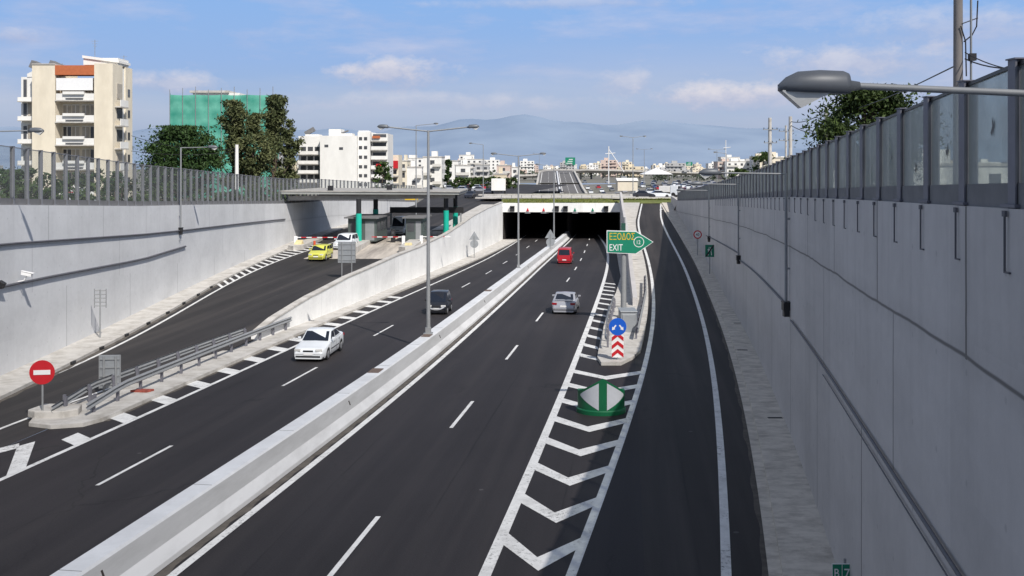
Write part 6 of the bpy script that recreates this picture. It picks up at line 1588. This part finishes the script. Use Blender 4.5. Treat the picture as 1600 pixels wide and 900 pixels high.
# heaps of pale cloud in the directions where they hang
vn = wn(26, (1, 1, 1.8), 8, .65); acc = sky3
for (px, py, rw, rh, st_) in ((610, 112, 85, 26, .8), (270, 128, 75, 18, .6), (1120, 150, 110, 22, .75), (1330, 96, 150, 26, .6), (1500, 40, 160, 30, .4), (980, 128, 50, 20, .45), (30, 58, 45, 12, .55), (700, 160, 260, 16, .35), (1250, 145, 190, 14, .45), (880, 5, 200, 8, .35)):
    dv = Vector(((px - 800) / F, 1, (HY - py) / F)).normalized()
    u = Vector((1, -dv.x / dv.y, 0)).normalized(); v = u.cross(dv).normalized()
    def dot(vec):
        n = N.new('ShaderNodeVectorMath'); n.operation = 'DOT_PRODUCT'; L.new(tc.outputs['Generated'], n.inputs[0]); n.inputs[1].default_value = vec; return n.outputs['Value']
    a = math_node(nt, 'DIVIDE', dot(u), rw / F); b_ = math_node(nt, 'DIVIDE', dot(v), rh / F)
    r = math_node(nt, 'SQRT', math_node(nt, 'ADD', math_node(nt, 'MULTIPLY', a, a), math_node(nt, 'MULTIPLY', b_, b_)))
    r = math_node(nt, 'ADD', r, maprange(nt, vn, .3, .7, .55, -.55))
    k_ = math_node(nt, 'MULTIPLY', maprange(nt, r, .25, 1.15, st_, 0), maprange(nt, dot(dv), .5, .6))
    sh = mixc(nt, maprange(nt, math_node(nt, 'ADD', math_node(nt, 'MULTIPLY', b_, 1 if v.z > 0 else -1), maprange(nt, vn, .3, .7, -.7, .7)), -.8, .8), (.44 * S, .48 * S, .66 * S), (.76 * S, .73 * S, .78 * S))
    acc = mixc(nt, k_, acc, sh)
sky3 = acc
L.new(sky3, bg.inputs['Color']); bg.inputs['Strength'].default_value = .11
# unseen thin cloud sheet, added overhead to lay soft shade on the near road
mc = bpy.data.materials.new('shade_cloud_sheet'); mc.use_nodes = True; nt2 = mc.node_tree; b2 = nt2.nodes['Principled BSDF']; b2.inputs['Base Color'].default_value = (.8, .8, .82, 1); b2.inputs['Roughness'].default_value = 1
t2 = nt2.nodes.new('ShaderNodeTexCoord'); n2 = nt2.nodes.new('ShaderNodeTexNoise'); n2.inputs['Scale'].default_value = .016; n2.inputs['Detail'].default_value = 5; nt2.links.new(t2.outputs['Object'], n2.inputs[0])
s2 = nt2.nodes.new('ShaderNodeSeparateXYZ'); nt2.links.new(t2.outputs['Object'], s2.inputs[0])
ln = math_node(nt2, 'SQRT', math_node(nt2, 'ADD', math_node(nt2, 'POWER', math_node(nt2, 'DIVIDE', s2.outputs[0], 150), 2), math_node(nt2, 'POWER', math_node(nt2, 'DIVIDE', s2.outputs[1], 98), 2)))
ln = math_node(nt2, 'ADD', ln, maprange(nt2, n2.outputs['Fac'], .3, .7, -.12, .12))
fa = maprange(nt2, ln, .38, .95, .56, 0)
mx2 = nt2.nodes.new('ShaderNodeMixShader'); tr2 = nt2.nodes.new('ShaderNodeBsdfTransparent'); nt2.links.new(fa, mx2.inputs[0]); nt2.links.new(tr2.outputs[0], mx2.inputs[1]); nt2.links.new(b2.outputs[0], mx2.inputs[2]); nt2.links.new(mx2.outputs[0], nt2.nodes['Material Output'].inputs[0])
q = MB(); nn_ = 24
for i in range(nn_):
    for j in range(nn_):
        P_ = []
        for a, b_ in ((i, j), (i + 1, j), (i + 1, j + 1), (i, j + 1)):
            x, y = (a / nn_ - .5) * 360, (b_ / nn_ - .5) * 260; P_.append((x, y, 9 * math.sin(x * .05) * math.cos(y * .06) + 5 * math.sin(x * .13 + y * .1)))
        q.face(P_, 0, None, True)
o = q.build('shade_cloud', mc, merge=True); hcl = 420; o.location = (SUN.x / SUN.z * hcl, -28 + SUN.y / SUN.z * hcl, hcl); tag(o, kind='structure')
sl = bpy.data.lights.new('sun', 'SUN'); sl.energy = 5.0; sl.angle = R(.55); sl.color = (1, .95, .88)
so = bpy.data.objects.new('sun', sl); C.objects.link(so); so.rotation_euler = SUN.to_track_quat('Z', 'Y').to_euler()
cam = bpy.data.cameras.new('camera'); co = bpy.data.objects.new('camera', cam); C.objects.link(co)
co.location = (0, 0, EYE); co.rotation_euler = (R(90), 0, 0); cam.sensor_width = 36; cam.lens = F / 1600 * 36; cam.shift_y = -(450 - HY) / 1600; cam.clip_end = 30000; cam.clip_start = .1
sc.camera = co
sc.view_settings.view_transform = 'Standard'; sc.view_settings.look = 'None'; sc.view_settings.exposure = 0; sc.view_settings.gamma = 1
sc.render.engine = 'CYCLES'
